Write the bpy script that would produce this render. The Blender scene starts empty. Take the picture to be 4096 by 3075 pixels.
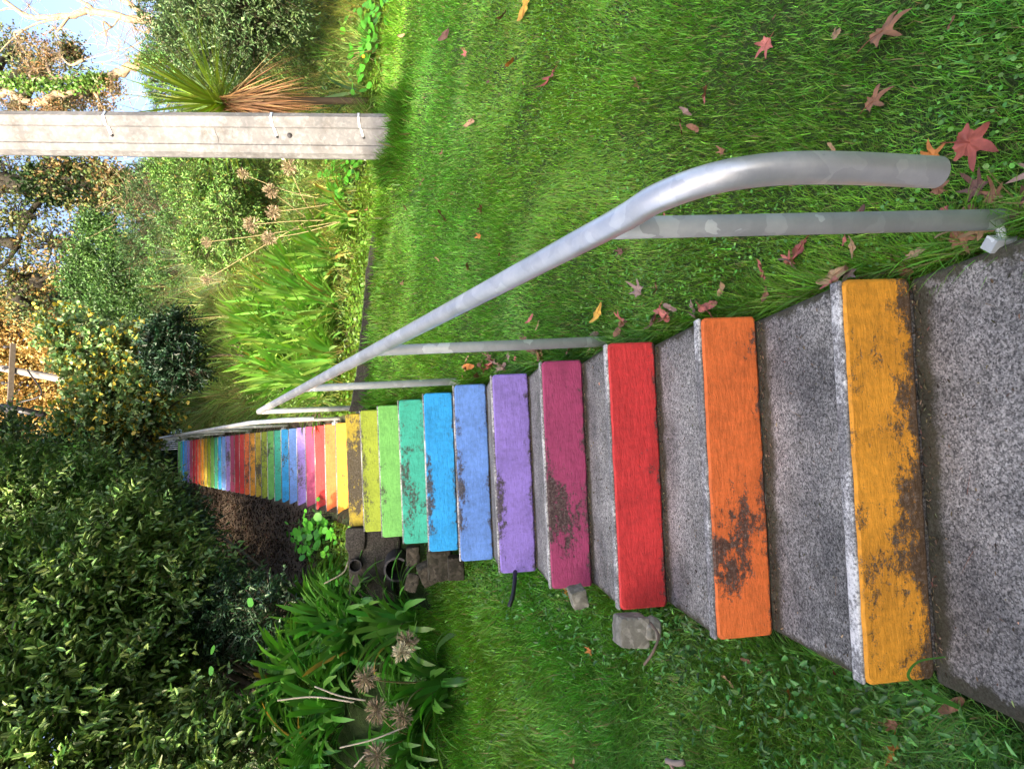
import bpy, bmesh, math, numpy as np
from mathutils import Vector, Matrix, noise as mnoise
R = np.random.default_rng(7)
S = bpy.context.scene
# ------------------------------------------------------------------ camera (the photograph is taken with the camera turned 90 degrees)
CF = np.array([0.11179, 0.98706, -0.11455]); CR = np.array([0.99284, -0.11654, -0.0403])
pitch, roll, yaw = 0.1148, -0.0403, 0.1127
CF = np.array([math.sin(yaw)*math.cos(pitch), math.cos(yaw)*math.cos(pitch), -math.sin(pitch)])
r0 = np.array([math.cos(yaw), -math.sin(yaw), 0]); u0 = np.cross(r0, CF)
CR = math.cos(roll)*r0 + math.sin(roll)*u0; CU = -math.sin(roll)*r0 + math.cos(roll)*u0
CP = np.array([0.1118, -1.1688, 1.0506])
cam = bpy.data.objects.new('camera', bpy.data.cameras.new('camera')); S.collection.objects.link(cam)
cam.data.sensor_width = 36; cam.data.lens = 36*2252.7/4096; cam.data.clip_start = .02; cam.data.clip_end = 2000
M = Matrix.Identity(4)
for i, c in enumerate((-CU, CR, -CF, CP)):
    for k in range(3): M[k][i] = c[k]
cam.matrix_world = M; S.camera = cam
# ------------------------------------------------------------------ light
SUN_EL, SUN_AZ = math.radians(24), math.radians(218)          # azimuth clockwise from +Y: behind and to the left
W = bpy.data.worlds.new("World"); S.world = W; W.use_nodes = True
nt = W.node_tree; bg = nt.nodes['Background']; sk = nt.nodes.new('ShaderNodeTexSky'); sk.sky_type = 'NISHITA'; sk.sun_disc = False
sk.sun_elevation = SUN_EL; sk.sun_rotation = SUN_AZ; sk.dust_density = 6.0; sk.air_density = .7; sk.ozone_density = .3
nt.links.new(sk.outputs[0], bg.inputs[0]); bg.inputs[1].default_value = .15
sd = bpy.data.lights.new('sun', 'SUN'); sd.energy = 2.0; sd.angle = math.radians(.6); sd.color = (1, .84, .62)
sun = bpy.data.objects.new('sun', sd); S.collection.objects.link(sun)
SD = np.array([math.sin(SUN_AZ)*math.cos(SUN_EL), math.cos(SUN_AZ)*math.cos(SUN_EL), math.sin(SUN_EL)])   # towards the sun
sun.rotation_euler = Vector(SD).to_track_quat('Z', 'Y').to_euler(); sun.location = (-8, -12, 14)
S.view_settings.view_transform = 'Standard'; S.view_settings.look = 'None'; S.view_settings.exposure = 2.2; S.view_settings.gamma = 1
S.render.engine = 'CYCLES'

# ------------------------------------------------------------------ helpers
def at(v, y, Y):        # point on the sight line of (v, y) at depth Y
    x_, y_ = v*4096/2212, y*4096/2212
    r = CF + CR*((3075-y_)-1537.5)/2252.7 - CU*(x_-2048)/2252.7
    return CP + r*(Y-CP[1])/r[1]
def nrm(a): return a/np.maximum(np.linalg.norm(a, axis=-1, keepdims=True), 1e-9)
OFF = {}
def lab(o, label=None, cat=None, group=None, kind=None):
    for k, v in (('label', label), ('category', cat), ('group', group), ('kind', kind)):
        if v: o[k] = v
    return o
def thing(name, loc, label, cat, group=None):
    o = bpy.data.objects.new(name, None); S.collection.objects.link(o); o.location = tuple(map(float, loc)); o.empty_display_size = .1
    OFF[o.name] = np.array(loc, float); return lab(o, label, cat, group)
def link(name, me, parent=None, loc=None):
    o = bpy.data.objects.new(name, me); S.collection.objects.link(o)
    if parent is not None: o.parent = parent; OFF[o.name] = OFF[parent.name]
    else:
        OFF[o.name] = np.array(loc if loc is not None else (0, 0, 0), float); o.location = OFF[o.name]
    return o
def fixmesh(me, parent, loc):
    off = OFF[parent.name] if parent is not None else (np.array(loc, float) if loc is not None else np.zeros(3))
    if np.any(off): me.transform(Matrix.Translation(tuple(-off)))
def mk(name, V, faces, mat, parent=None, loc=None, col=None, smooth=True):
    """V (n,3); faces: list of int arrays (m,k) possibly several sizes"""
    me = bpy.data.meshes.new(name); V = np.asarray(V, np.float64)
    fs = [np.asarray(f, np.int32) for f in faces if len(f)]
    lt = np.concatenate([np.full(len(f), f.shape[1], np.int32) for f in fs]); li = np.concatenate([f.ravel() for f in fs])
    me.vertices.add(len(V)); me.loops.add(len(li)); me.polygons.add(len(lt))
    off = OFF[parent.name] if parent is not None else (np.array(loc, float) if loc is not None else np.zeros(3))
    me.vertices.foreach_set('co', (V-off).astype(np.float32).ravel()); me.loops.foreach_set('vertex_index', li)
    me.polygons.foreach_set('loop_start', np.concatenate([[0], np.cumsum(lt)[:-1]]).astype(np.int32))
    me.polygons.foreach_set('use_smooth', np.full(len(lt), smooth)); me.update(calc_edges=True)
    if col is not None:
        a = me.color_attributes.new('Col', 'FLOAT_COLOR', 'POINT'); c = np.ones((len(V), 4), np.float32); c[:, :3] = col
        a.data.foreach_set('color', c.ravel())
    me.materials.append(mat); return link(name, me, parent, loc)
class Bag:             # collects many pieces into one mesh
    def __init__(s): s.V = []; s.F = []; s.C = []; s.n = 0
    def add(s, V, F, col=None):
        V = np.asarray(V, float); s.V.append(V)
        for f in F: s.F.append(np.asarray(f, int)+s.n)
        s.C.append(np.broadcast_to(np.asarray(col if col is not None else (1, 1, 1), float), (len(V), 3))); s.n += len(V)
    def build(s, name, mat, parent=None, loc=None, smooth=True, tagc=True):
        return mk(name, np.vstack(s.V), s.F, mat, parent, loc, np.vstack(s.C) if tagc else None, smooth)
def tube(pts, rad, n=8, cap=True):
    pts = np.asarray(pts, float); rad = np.broadcast_to(np.asarray(rad, float), (len(pts),))
    t = nrm(np.gradient(pts, axis=0)); ref = np.array([0, 0, 1.]) if abs(t[0][2]) < .9 else np.array([1., 0, 0])
    V = []; a = np.linspace(0, 2*np.pi, n, endpoint=False); s = nrm(np.cross(t[0], ref))
    for i in range(len(pts)):
        s = nrm(s-t[i]*(s@t[i])); b = np.cross(t[i], s)
        V.append(pts[i]+rad[i]*(np.cos(a)[:, None]*s+np.sin(a)[:, None]*b))
    V = np.vstack(V); q = []
    k = np.arange(n); k2 = (k+1) % n
    for i in range(len(pts)-1): q.append(np.stack([i*n+k, i*n+k2, (i+1)*n+k2, (i+1)*n+k], 1))
    F = [np.vstack(q)]
    if cap: F += [k[::-1][None], (k+(len(pts)-1)*n)[None]]
    return V, F
def tubes(P0, P1, r0, r1, n=5):     # many cones, vectorised
    P0, P1 = np.asarray(P0), np.asarray(P1); d = nrm(P1-P0)
    ref = np.where(np.abs(d[:, 2:3]) < .9, [[0, 0, 1.]], [[1., 0, 0]]); s = nrm(np.cross(d, ref)); b = np.cross(d, s)
    a = np.linspace(0, 2*np.pi, n, endpoint=False); ring = np.cos(a)[None, :, None]*s[:, None]+np.sin(a)[None, :, None]*b[:, None]
    V = np.concatenate([P0[:, None]+ring*np.asarray(r0)[:, None, None], P1[:, None]+ring*np.asarray(r1)[:, None, None]], 1)
    k = np.arange(n); f = np.stack([k, (k+1) % n, n+(k+1) % n, n+k], 1)
    return V.reshape(-1, 3), [(np.arange(len(P0))[:, None, None]*2*n+f[None]).reshape(-1, 4)]
def smoothpath(p, n=8):
    p = np.asarray(p, float); q = np.vstack([2*p[0]-p[1], p, 2*p[-1]-p[-2]]); out = []
    for i in range(1, len(q)-2):
        for t in np.linspace(0, 1, n, endpoint=False):
            out.append(.5*((2*q[i])+(-q[i-1]+q[i+1])*t+(2*q[i-1]-5*q[i]+4*q[i+1]-q[i+2])*t*t+(-q[i-1]+3*q[i]-3*q[i+1]+q[i+2])*t**3))
    out.append(p[-1]); return np.array(out)
def ribbons(B, az, el, L, w, droop, nseg=4, prof='blade', twist=0.):
    """arching strap leaves; el in radians at the base, droop = total bend downwards"""
    N = len(B); L, w, droop, el = [np.broadcast_to(np.asarray(x, float), (N,)) for x in (L, w, droop, el)]
    P = B.copy(); rows = []; side0 = np.stack([np.sin(az), -np.cos(az), np.zeros(N)], 1)
    for i in range(nseg+1):
        s = i/nseg
        wi = {'blade': (1-s**2.2)*.98+.02, 'strap': (.75+.25*min(1, s*3))*(1 if s < .75 else max(.12, math.sqrt(max(0, 1-((s-.75)/.25)**2)))), 'spear': max(.04, min(1, .45+s*1.6)*(1-s**1.7))}[prof]*w/2
        e = el-droop*s; tw = twist*s
        up = np.stack([-np.sin(e)*np.cos(az), -np.sin(e)*np.sin(az), np.cos(e)], 1)
        side = side0*np.cos(tw)+up*np.sin(tw) if np.ndim(twist) == 0 else side0*np.cos(tw)[:, None]+up*np.sin(tw)[:, None]
        rows += [P-side*wi[:, None], P+side*wi[:, None]]
        d = np.stack([np.cos(e)*np.cos(az), np.cos(e)*np.sin(az), np.sin(e)], 1); P = P+d*(L/nseg)[:, None]
    V = np.stack(rows, 1).reshape(-1, 3); k = 2*(nseg+1); f = np.array([[2*i, 2*i+1, 2*i+3, 2*i+2] for i in range(nseg)])
    return V, [(np.arange(N)[:, None, None]*k+f[None]).reshape(-1, 4)], k
def leaves(P, D, Nn, L, w, fold=.25, bend=.15):
    """pointed oval leaves folded along the midrib"""
    N = len(P); L, w = [np.broadcast_to(np.asarray(x, float), (N,))[:, None] for x in (L, w)]
    D = nrm(D); Nn = nrm(Nn-D*(Nn*D).sum(1, keepdims=True)); s = np.cross(D, Nn)
    v = [P, P+D*L*.3+s*w*.48+Nn*w*fold, P+D*L*.68+s*w*.34+Nn*(w*fold*.6-L*bend*.4), P+D*L-Nn*L*bend, P+D*L*.68-s*w*.34+Nn*(w*fold*.6-L*bend*.4), P+D*L*.3-s*w*.48+Nn*w*fold]
    V = np.stack(v, 1).reshape(-1, 3); f = np.array([[0, 1, 2, 3], [0, 3, 4, 5]])
    return V, [(np.arange(N)[:, None, None]*6+f[None]).reshape(-1, 4)]
def discs(P, Nn, r, n=8, cup=.15):
    N = len(P); Nn = nrm(Nn); ref = nrm(np.cross(Nn, R.normal(size=(N, 3)))); b = np.cross(Nn, ref)
    a = np.linspace(0, 2*np.pi, n, endpoint=False); rr = np.asarray(r)[:, None, None]*np.ones(n)[None, :, None]; rr = rr*R.uniform(.88, 1.08, (N, n, 1))
    ring = P[:, None]+rr*(np.cos(a)[None, :, None]*ref[:, None]+np.sin(a)[None, :, None]*b[:, None])+Nn[:, None]*rr*cup
    V = np.concatenate([P[:, None], ring], 1).reshape(-1, 3); k = np.arange(n)
    f = np.stack([0*k, 1+k, 1+(k+1) % n], 1); return V, [(np.arange(N)[:, None, None]*(n+1)+f[None]).reshape(-1, 3)]
def vary(base, N, k, br=.25, hue=.12):
    c = np.asarray(base, float)*np.exp(R.normal(0, br, (N, 1)))*np.exp(R.normal(0, hue, (N, 3)))
    return np.repeat(c, k, 0)

# ------------------------------------------------------------------ materials
def newmat(name):
    m = bpy.data.materials.new(name); m.use_nodes = True; t = m.node_tree; return m, t, t.nodes['Principled BSDF']
def N_(t, typ, **kw):
    n = t.nodes.new(typ)
    for k, v in kw.items():
        if k.startswith('i_'):
            n.inputs[k[2:] if not k[2:].isdigit() else int(k[2:])].default_value = v
        else: setattr(n, k, v)
    return n
def pos(t): return N_(t, 'ShaderNodeNewGeometry').outputs['Position']
def noi(t, scale, detail=4, rough=.6, vec=None, stretch=None):
    n = N_(t, 'ShaderNodeTexNoise', i_Scale=scale, i_Detail=detail, i_Roughness=rough); v = vec or pos(t)
    if stretch:
        mp = N_(t, 'ShaderNodeMapping'); mp.inputs['Scale'].default_value = stretch; t.links.new(v, mp.inputs[0]); v = mp.outputs[0]
    t.links.new(v, n.inputs['Vector']); return n.outputs[0]
def ramp(t, f, stops):
    r = N_(t, 'ShaderNodeValToRGB'); e = r.color_ramp.elements
    while len(e) < len(stops): e.new(.5)
    for i, (p, c) in enumerate(stops): e[i].position = p; e[i].color = (c if hasattr(c, '__len__') else (c, c, c)) + (1,) if not hasattr(c, '__len__') or len(c) == 3 else c
    t.links.new(f, r.inputs[0]); return r.outputs[0]
def mth(t, op, a, b=None, clamp=False):
    n = N_(t, 'ShaderNodeMath', operation=op, use_clamp=clamp)
    for i, x in enumerate((a, b)):
        if x is None: continue
        if isinstance(x, (int, float)): n.inputs[i].default_value = x
        else: t.links.new(x, n.inputs[i])
    return n.outputs[0]
def mix(t, f, a, b):
    n = N_(t, 'ShaderNodeMix', data_type='RGBA')
    for s, x in ((n.inputs[0], f), (n.inputs[6], a), (n.inputs[7], b)):
        if isinstance(x, (int, float)): s.default_value = x
        elif isinstance(x, tuple): s.default_value = x+(1,)
        else: t.links.new(x, s)
    return n.outputs[2]
def bump(t, p, h, st=.4, dist=.01):
    b = N_(t, 'ShaderNodeBump', i_Strength=st, i_Distance=dist); t.links.new(h, b.inputs['Height']); t.links.new(b.outputs[0], p.inputs['Normal'])
def foliage(name, rough=.5, trans=.25, spec=.35, tint=(1, 1, 1)):
    m, t, p = newmat(name); a = N_(t, 'ShaderNodeVertexColor', layer_name='Col'); c = mix(t, noi(t, 9, 3), a.outputs[0], a.outputs[0])
    h = N_(t, 'ShaderNodeHueSaturation'); t.links.new(a.outputs[0], h.inputs['Color']); t.links.new(mth(t, 'ADD', mth(t, 'MULTIPLY', noi(t, 2.3, 2), .5), .75), h.inputs['Value'])
    t.links.new(h.outputs[0], p.inputs['Base Color']); p.inputs['Roughness'].default_value = rough; p.inputs['Specular IOR Level'].default_value = spec
    tr = N_(t, 'ShaderNodeBsdfTranslucent'); mx = N_(t, 'ShaderNodeMixShader'); mx.inputs[0].default_value = trans
    h2 = N_(t, 'ShaderNodeHueSaturation', i_Saturation=1.1, i_Value=1.3); t.links.new(h.outputs[0], h2.inputs['Color']); t.links.new(h2.outputs[0], tr.inputs[0])
    t.links.new(p.outputs[0], mx.inputs[1]); t.links.new(tr.outputs[0], mx.inputs[2]); t.links.new(mx.outputs[0], t.nodes['Material Output'].inputs[0]); return m
GRASS = foliage('grass', .45, .3, .4); LEAF = foliage('leaf', .4, .2, .45); GLOSS = foliage('glossy_leaf', .42, .14, .45); STRAP = foliage('strap_leaf', .32, .25, .5); DRY = foliage('dry_plant', .8, .15, .2)
def concrete(name, dark, light, fine=160, grime=(.03, .028, .02), gr=.5, bs=.5, back=None):
    m, t, p = newmat(name)
    vo = N_(t, 'ShaderNodeTexVoronoi', i_Scale=fine*1.5); t.links.new(pos(t), vo.inputs[0]); vs = N_(t, 'ShaderNodeSeparateColor'); t.links.new(vo.outputs['Color'], vs.inputs[0])
    sp = ramp(t, mth(t, 'ADD', mth(t, 'MULTIPLY', noi(t, fine*.6, 4, .8), .72), mth(t, 'MULTIPLY', vs.outputs[0], .28)), [(.34, dark), (.5, tuple((a+b)*.42 for a, b in zip(dark, light))), (.68, light)])
    bl = ramp(t, noi(t, 2.6, 5, .65), [(.35, (.62, .62, .62)), (.65, (1.12, 1.1, 1.06))])
    mm = N_(t, 'ShaderNodeMix', data_type='RGBA', blend_type='MULTIPLY'); mm.inputs[0].default_value = 1
    t.links.new(sp, mm.inputs[6]); t.links.new(bl, mm.inputs[7])
    g = ramp(t, noi(t, 7, 6, .7), [(.5, 0.), (.72, gr)]); c = mix(t, g, mm.outputs[2], grime)
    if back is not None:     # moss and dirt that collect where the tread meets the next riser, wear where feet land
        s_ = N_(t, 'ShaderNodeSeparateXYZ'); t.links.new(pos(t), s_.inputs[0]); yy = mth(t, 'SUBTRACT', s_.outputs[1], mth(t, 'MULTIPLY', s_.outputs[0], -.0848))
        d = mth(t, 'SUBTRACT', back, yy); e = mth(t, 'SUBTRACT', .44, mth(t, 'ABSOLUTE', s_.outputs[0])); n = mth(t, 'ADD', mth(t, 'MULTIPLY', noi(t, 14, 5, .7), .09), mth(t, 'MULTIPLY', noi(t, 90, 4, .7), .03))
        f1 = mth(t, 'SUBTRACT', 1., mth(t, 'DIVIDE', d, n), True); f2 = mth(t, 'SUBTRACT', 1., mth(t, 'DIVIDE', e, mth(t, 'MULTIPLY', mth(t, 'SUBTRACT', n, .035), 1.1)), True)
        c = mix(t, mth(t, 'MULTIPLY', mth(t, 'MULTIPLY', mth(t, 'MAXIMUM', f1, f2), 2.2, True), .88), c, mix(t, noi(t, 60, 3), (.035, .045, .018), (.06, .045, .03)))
        sc = ramp(t, noi(t, 3.1, 6, .7), [(.42, (.72, .72, .72)), (.60, (1.18, 1.17, 1.15))]); m5 = N_(t, 'ShaderNodeMix', data_type='RGBA', blend_type='MULTIPLY'); m5.inputs[0].default_value = 1; t.links.new(c, m5.inputs[6]); t.links.new(sc, m5.inputs[7]); c = m5.outputs[2]
    t.links.new(c, p.inputs['Base Color']); p.inputs['Roughness'].default_value = .9; p.inputs['Specular IOR Level'].default_value = .25
    bump(t, p, noi(t, fine*.8, 4, .7), bs, .004); return m
CA, CB = (.068, .068, .068), (.45, .44, .425)
CONC = concrete('worn_concrete', CA, CB, 170)
CONC2 = concrete('pale_concrete', (.205, .21, .225), (.29, .295, .315), 30, (.10, .085, .07), .5)
CONCD = concrete('mossy_concrete', (.022, .021, .018), (.09, .083, .075), 90, (.015, .02, .01), .6)
STONE = concrete('stone', (.03, .028, .02), (.11, .095, .075), 30, (.03, .035, .015), .5)
STONEL = concrete('pale_stone', (.2, .19, .15), (.42, .40, .34), 40, (.1, .1, .05), .5)
def paint(name, rgb, z0, z1, wear=.0, spots=(), edge=.5, seed=0.):
    """painted riser, worn back to dark grimy concrete where the noise says so; z0..z1 the riser's height; spots (x, zfrac, rx, rz, strength)"""
    m, t, p = newmat(name); P = N_(t, 'ShaderNodeMapping'); P.inputs['Location'].default_value = (seed*3.1, seed*7.7, seed*1.3); t.links.new(pos(t), P.inputs[0]); v = P.outputs[0]
    sx = N_(t, 'ShaderNodeSeparateXYZ'); t.links.new(pos(t), sx.inputs[0])
    zf = mth(t, 'DIVIDE', mth(t, 'SUBTRACT', sx.outputs[2], z0), z1-z0)
    n1 = noi(t, 9, 8, .68, v, (1, 1, 1.6)); n2 = noi(t, 70, 5, .75, v, (.6, 1, 1))
    n3 = noi(t, 240, 3, .8, v); val = mth(t, 'ADD', mth(t, 'MULTIPLY', n1, .62), mth(t, 'ADD', mth(t, 'MULTIPLY', n2, .46), mth(t, 'MULTIPLY', n3, .34)))
    for (x, zc, rx, rz, st) in spots:
        d = mth(t, 'ADD', mth(t, 'POWER', mth(t, 'DIVIDE', mth(t, 'SUBTRACT', sx.outputs[0], x), rx), 2.), mth(t, 'POWER', mth(t, 'DIVIDE', mth(t, 'SUBTRACT', zf, zc), rz), 2.))
        val = mth(t, 'ADD', val, mth(t, 'MULTIPLY', mth(t, 'EXPONENT', mth(t, 'MULTIPLY', d, -.7)), mth(t, 'MULTIPLY', mth(t, 'ADD', noi(t, 15, 5, .75, v, (1, 1, 1.8)), -.22), st*2.6)))
    eb = mth(t, 'POWER', mth(t, 'SUBTRACT', 1., zf, True), mth(t, 'ADD', 2., mth(t, 'MULTIPLY', noi(t, 4, 3, .6, v), 11.))); val = mth(t, 'ADD', val, mth(t, 'MULTIPLY', eb, edge*.5))
    w = ramp(t, mth(t, 'ADD', val, wear), [(.825, 0.), (.90, 1.)])
    shade = ramp(t, mth(t, 'ADD', mth(t, 'MULTIPLY', noi(t, 6, 5, .7, v), .5), mth(t, 'MULTIPLY', noi(t, 45, 5, .75, v), .5)), [(.36, (.66, .66, .66)), (.58, (1.06, 1.06, 1.06))])
    mm = N_(t, 'ShaderNodeMix', data_type='RGBA', blend_type='MULTIPLY'); mm.inputs[0].default_value = 1; mm.inputs[6].default_value = rgb+(1,); t.links.new(shade, mm.inputs[7])
    pit = ramp(t, noi(t, 190, 3, .8, v), [(.30, 1.), (.36, 0.)]); base = mix(t, mth(t, 'MULTIPLY', pit, .6), mm.outputs[2], (.05, .04, .03))
    dirt = ramp(t, noi(t, 120, 5, .8, v), [(.36, (.012, .010, .008)), (.55, (.075, .062, .05)), (.7, (.24, .22, .20))])
    t.links.new(mix(t, mth(t, 'MULTIPLY', w, .93), base, dirt), p.inputs['Base Color'])
    p.inputs['Roughness'].default_value = .62; p.inputs['Specular IOR Level'].default_value = .35
    bump(t, p, mth(t, 'ADD', noi(t, 55, 6, .7, v, (.35, 1, 1.3)), mth(t, 'MULTIPLY', w, -.25)), .75, .006); return m
def whitemat():
    m, t, p = newmat('worn_white_paint'); n = mth(t, 'ADD', mth(t, 'MULTIPLY', noi(t, 3.5, 5, .65), .65), mth(t, 'MULTIPLY', noi(t, 130, 4, .8), .5))
    w = ramp(t, n, [(.49, 0.), (.58, 1.)]); c = ramp(t, noi(t, 150, 3, .7), [(.38, (.07, .07, .07)), (.66, (.33, .32, .31))])
    t.links.new(mix(t, w, (.72, .71, .68), c), p.inputs['Base Color']); p.inputs['Roughness'].default_value = .8; bump(t, p, noi(t, 130, 4), .4, .004); return m
WHITE = whitemat()
def galv(name='galvanised_steel', rough=.36, col=(.56, .58, .60), met=.8, pv=1.45):
    m, t, p = newmat(name); v = N_(t, 'ShaderNodeTexVoronoi', i_Scale=22); n = N_(t, 'ShaderNodeMapping'); t.links.new(pos(t), n.inputs[0])
    d = N_(t, 'ShaderNodeVectorMath', operation='ADD'); dn = N_(t, 'ShaderNodeTexNoise', i_Scale=25.); t.links.new(pos(t), dn.inputs[0])
    dm = N_(t, 'ShaderNodeVectorMath', operation='SCALE'); dm.inputs['Scale'].default_value = .05; t.links.new(dn.outputs[1], dm.inputs[0]); t.links.new(pos(t), d.inputs[0]); t.links.new(dm.outputs[0], d.inputs[1]); t.links.new(d.outputs[0], v.inputs[0])
    s = ramp(t, v.outputs['Color'], [(.0, (.82, .82, .82)), (.72, (.95, .95, .95)), (.80, (pv, pv, pv*.98))]); b = ramp(t, noi(t, 6, 6, .7), [(.3, (.75, .76, .78)), (.7, (1.1, 1.08, 1.05))])
    mm = N_(t, 'ShaderNodeMix', data_type='RGBA', blend_type='MULTIPLY'); mm.inputs[0].default_value = 1; mm.inputs[6].default_value = col+(1,); t.links.new(s, mm.inputs[7])
    m2 = N_(t, 'ShaderNodeMix', data_type='RGBA', blend_type='MULTIPLY'); m2.inputs[0].default_value = 1; t.links.new(mm.outputs[2], m2.inputs[6]); t.links.new(b, m2.inputs[7])
    t.links.new(m2.outputs[2], p.inputs['Base Color']); p.inputs['Metallic'].default_value = met; t.links.new(ramp(t, noi(t, 14, 5), [(.3, (rough-.08,)*3), (.7, (rough+.14,)*3)]), p.inputs['Roughness'])
    bump(t, p, noi(t, 60, 5, .7), .12, .002); return m
GALV = galv(rough=.40, col=(.78, .79, .80), met=.72, pv=1.05); GALVP = galv('dull_galvanised_steel', .6, (.60, .64, .65), .4, 1.3)
def plain(name, c, rough=.8, sc=12, var=.35, met=0., bs=.3):
    m, t, p = newmat(name); t.links.new(ramp(t, noi(t, sc, 5, .65), [(.3, tuple(x*(1-var) for x in c)), (.7, tuple(x*(1+var) for x in c))]), p.inputs['Base Color'])
    p.inputs['Roughness'].default_value = rough; p.inputs['Metallic'].default_value = met; bump(t, p, noi(t, sc*3, 4), bs, .01); return m
SOIL = plain('soil', (.045, .033, .022), .95, 14, .6, bs=.8); BARK = plain('bark', (.09, .07, .05), .95, 18, .5, bs=.8); PALEBARK = plain('pale_bark', (.30, .23, .16), .85, 16, .35, bs=.5); DARKBARK = plain('dark_bark', (.03, .027, .02), .95, 12, .5)
BLACK = plain('black_plastic', (.012, .012, .016), .35, 8, .2, bs=.05); BLKPIPE = plain('dark_pipe', (.03, .03, .035), .6, 20, .4); STEEL = plain('bright_strap', (.75, .76, .78), .3, 30, .1, .7, .05)
WEATHER = plain('weathered_timber', (.24, .22, .20), .85, 9, .25); DTIM = plain('dark_timber', (.10, .085, .07), .85, 9, .3)
def ground_mat():
    m, t, p = newmat('ground'); sx = N_(t, 'ShaderNodeSeparateXYZ'); t.links.new(pos(t), sx.inputs[0])
    g = ramp(t, noi(t, 20, 6, .7), [(.3, (.02, .035, .008)), (.6, (.035, .07, .012)), (.8, (.06, .06, .025))]); s = ramp(t, noi(t, 26, 7, .7), [(.3, (.025, .018, .012)), (.55, (.075, .052, .036)), (.75, (.15, .11, .075))])
    # bare soil on the bank beyond the landing
    f = mth(t, 'ADD', mth(t, 'MULTIPLY', mth(t, 'SUBTRACT', sx.outputs[1], 4.7), 1.2), mth(t, 'MULTIPLY', mth(t, 'SUBTRACT', noi(t, 2.5, 4), .5), 2.), True)
    t.links.new(mix(t, f, g, s), p.inputs['Base Color']); p.inputs['Roughness'].default_value = .95; bump(t, p, noi(t, 30, 6, .7), .9, .03); return m

# ------------------------------------------------------------------ terrain
def sst(a, b, x): t = np.clip((x-a)/(b-a), 0, 1); return t*t*(3-2*t)
def H(x, y):
    x = np.asarray(x, float); y = np.asarray(y, float)
    # right side: lawn, crest, sunny strip, bank
    zc = 1.74-.10*np.clip(x-.5, 0, 4)-.03*np.clip(x-4.5, 0, 20)
    lawn = np.where(y < 0, -.03+.12*y, 0)+np.where(y >= 0, -.03+(zc+.03)*np.clip(y, 0, 3.55)/3.55, 0)
    def up(y, z0): return z0+np.clip(y-3.55, 0, .9)*.12+np.clip(y-4.45, 0, .5)*.45+np.clip(y-4.95, 0, 8.9)*.615+np.clip(y-13.85, 0, 60)*.03
    rt = np.where(y < 3.55, lawn, up(y, zc))
    # left side
    rt = rt+.75*sst(6, 9, y)*sst(.9, 2.2, x)
    ll = np.where(y < .1, -.07+.12*np.minimum(y, 0), -.07+.40*(np.clip(y, .1, 9)-.1)); ll = np.maximum(ll, -8)
    wall = sst(3.50, 3.56, y)*(x > -1.02)+sst(2.9, 4.0, y)*(x <= -1.02)
    lu = up(np.maximum(y, 3.55), 1.86)+.10*sst(5, 8, y)*np.clip(-x-.6, 0, 2)+.5*sst(1.05, 1.9, -x)
    lt = np.where(y < 4.05, ll*(1-wall)+lu*wall, lu)
    mid = np.where(y < 3.5, np.minimum(.489*np.clip(y, 0, 4)-.19, 1.6), up(np.maximum(y, 3.55), 1.75)-.1)
    mid = np.where(y < -.02, -.12+.12*y, mid)
    a = sst(.40, .50, x-np.clip(y-5, 0, 9)*.027); b = sst(-.36, -.52, x) if False else 1-sst(-.50, -.38, x-np.clip(y-5, 0, 9)*.027)
    z = mid*(1-a)*(1-b)+rt*a+lt*b
    bumpz = .012*np.sin(x*5.1+y*2.3)+.010*np.sin(x*2.7-y*6.1+1)+.006*np.sin(x*13+y*11)
    return z+bumpz*(np.abs(x) > .52)
def gcoords(lo, hi, d, ext):
    a = list(np.arange(lo, hi+1e-6, d)); s = d
    while a[-1] < ext: s *= 1.35; a.append(a[-1]+s)
    s = d
    while a[0] > -ext: s *= 1.35; a.insert(0, a[0]-s)
    return np.array(a)
gx = gcoords(-4, 6, .05, 400); gy = gcoords(-2, 9, .05, 400); GX, GY = np.meshgrid(gx, gy); nx, ny = len(gx), len(gy)
V = np.stack([GX.ravel(), GY.ravel(), H(GX, GY).ravel()], 1); ii, jj = np.meshgrid(np.arange(nx-1), np.arange(ny-1)); k = (jj*nx+ii).ravel()
g = mk('ground', V, [np.stack([k, k+1, k+nx+1, k+nx], 1)], ground_mat()); g['kind'] = 'structure'
def hit(v, y):          # where a sight line meets the ground
    x_, y_ = v*4096/2212, y*4096/2212
    r = CF + CR*((3075-y_)-1537.5)/2252.7 - CU*(x_-2048)/2252.7
    t = np.linspace(.5, 18, 3500); P = CP+t[:, None]*r; u = P[:, 2] < H(P[:, 0], P[:, 1])
    i = int(np.argmax(u)) if u.any() else -1
    return P[i]

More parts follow.
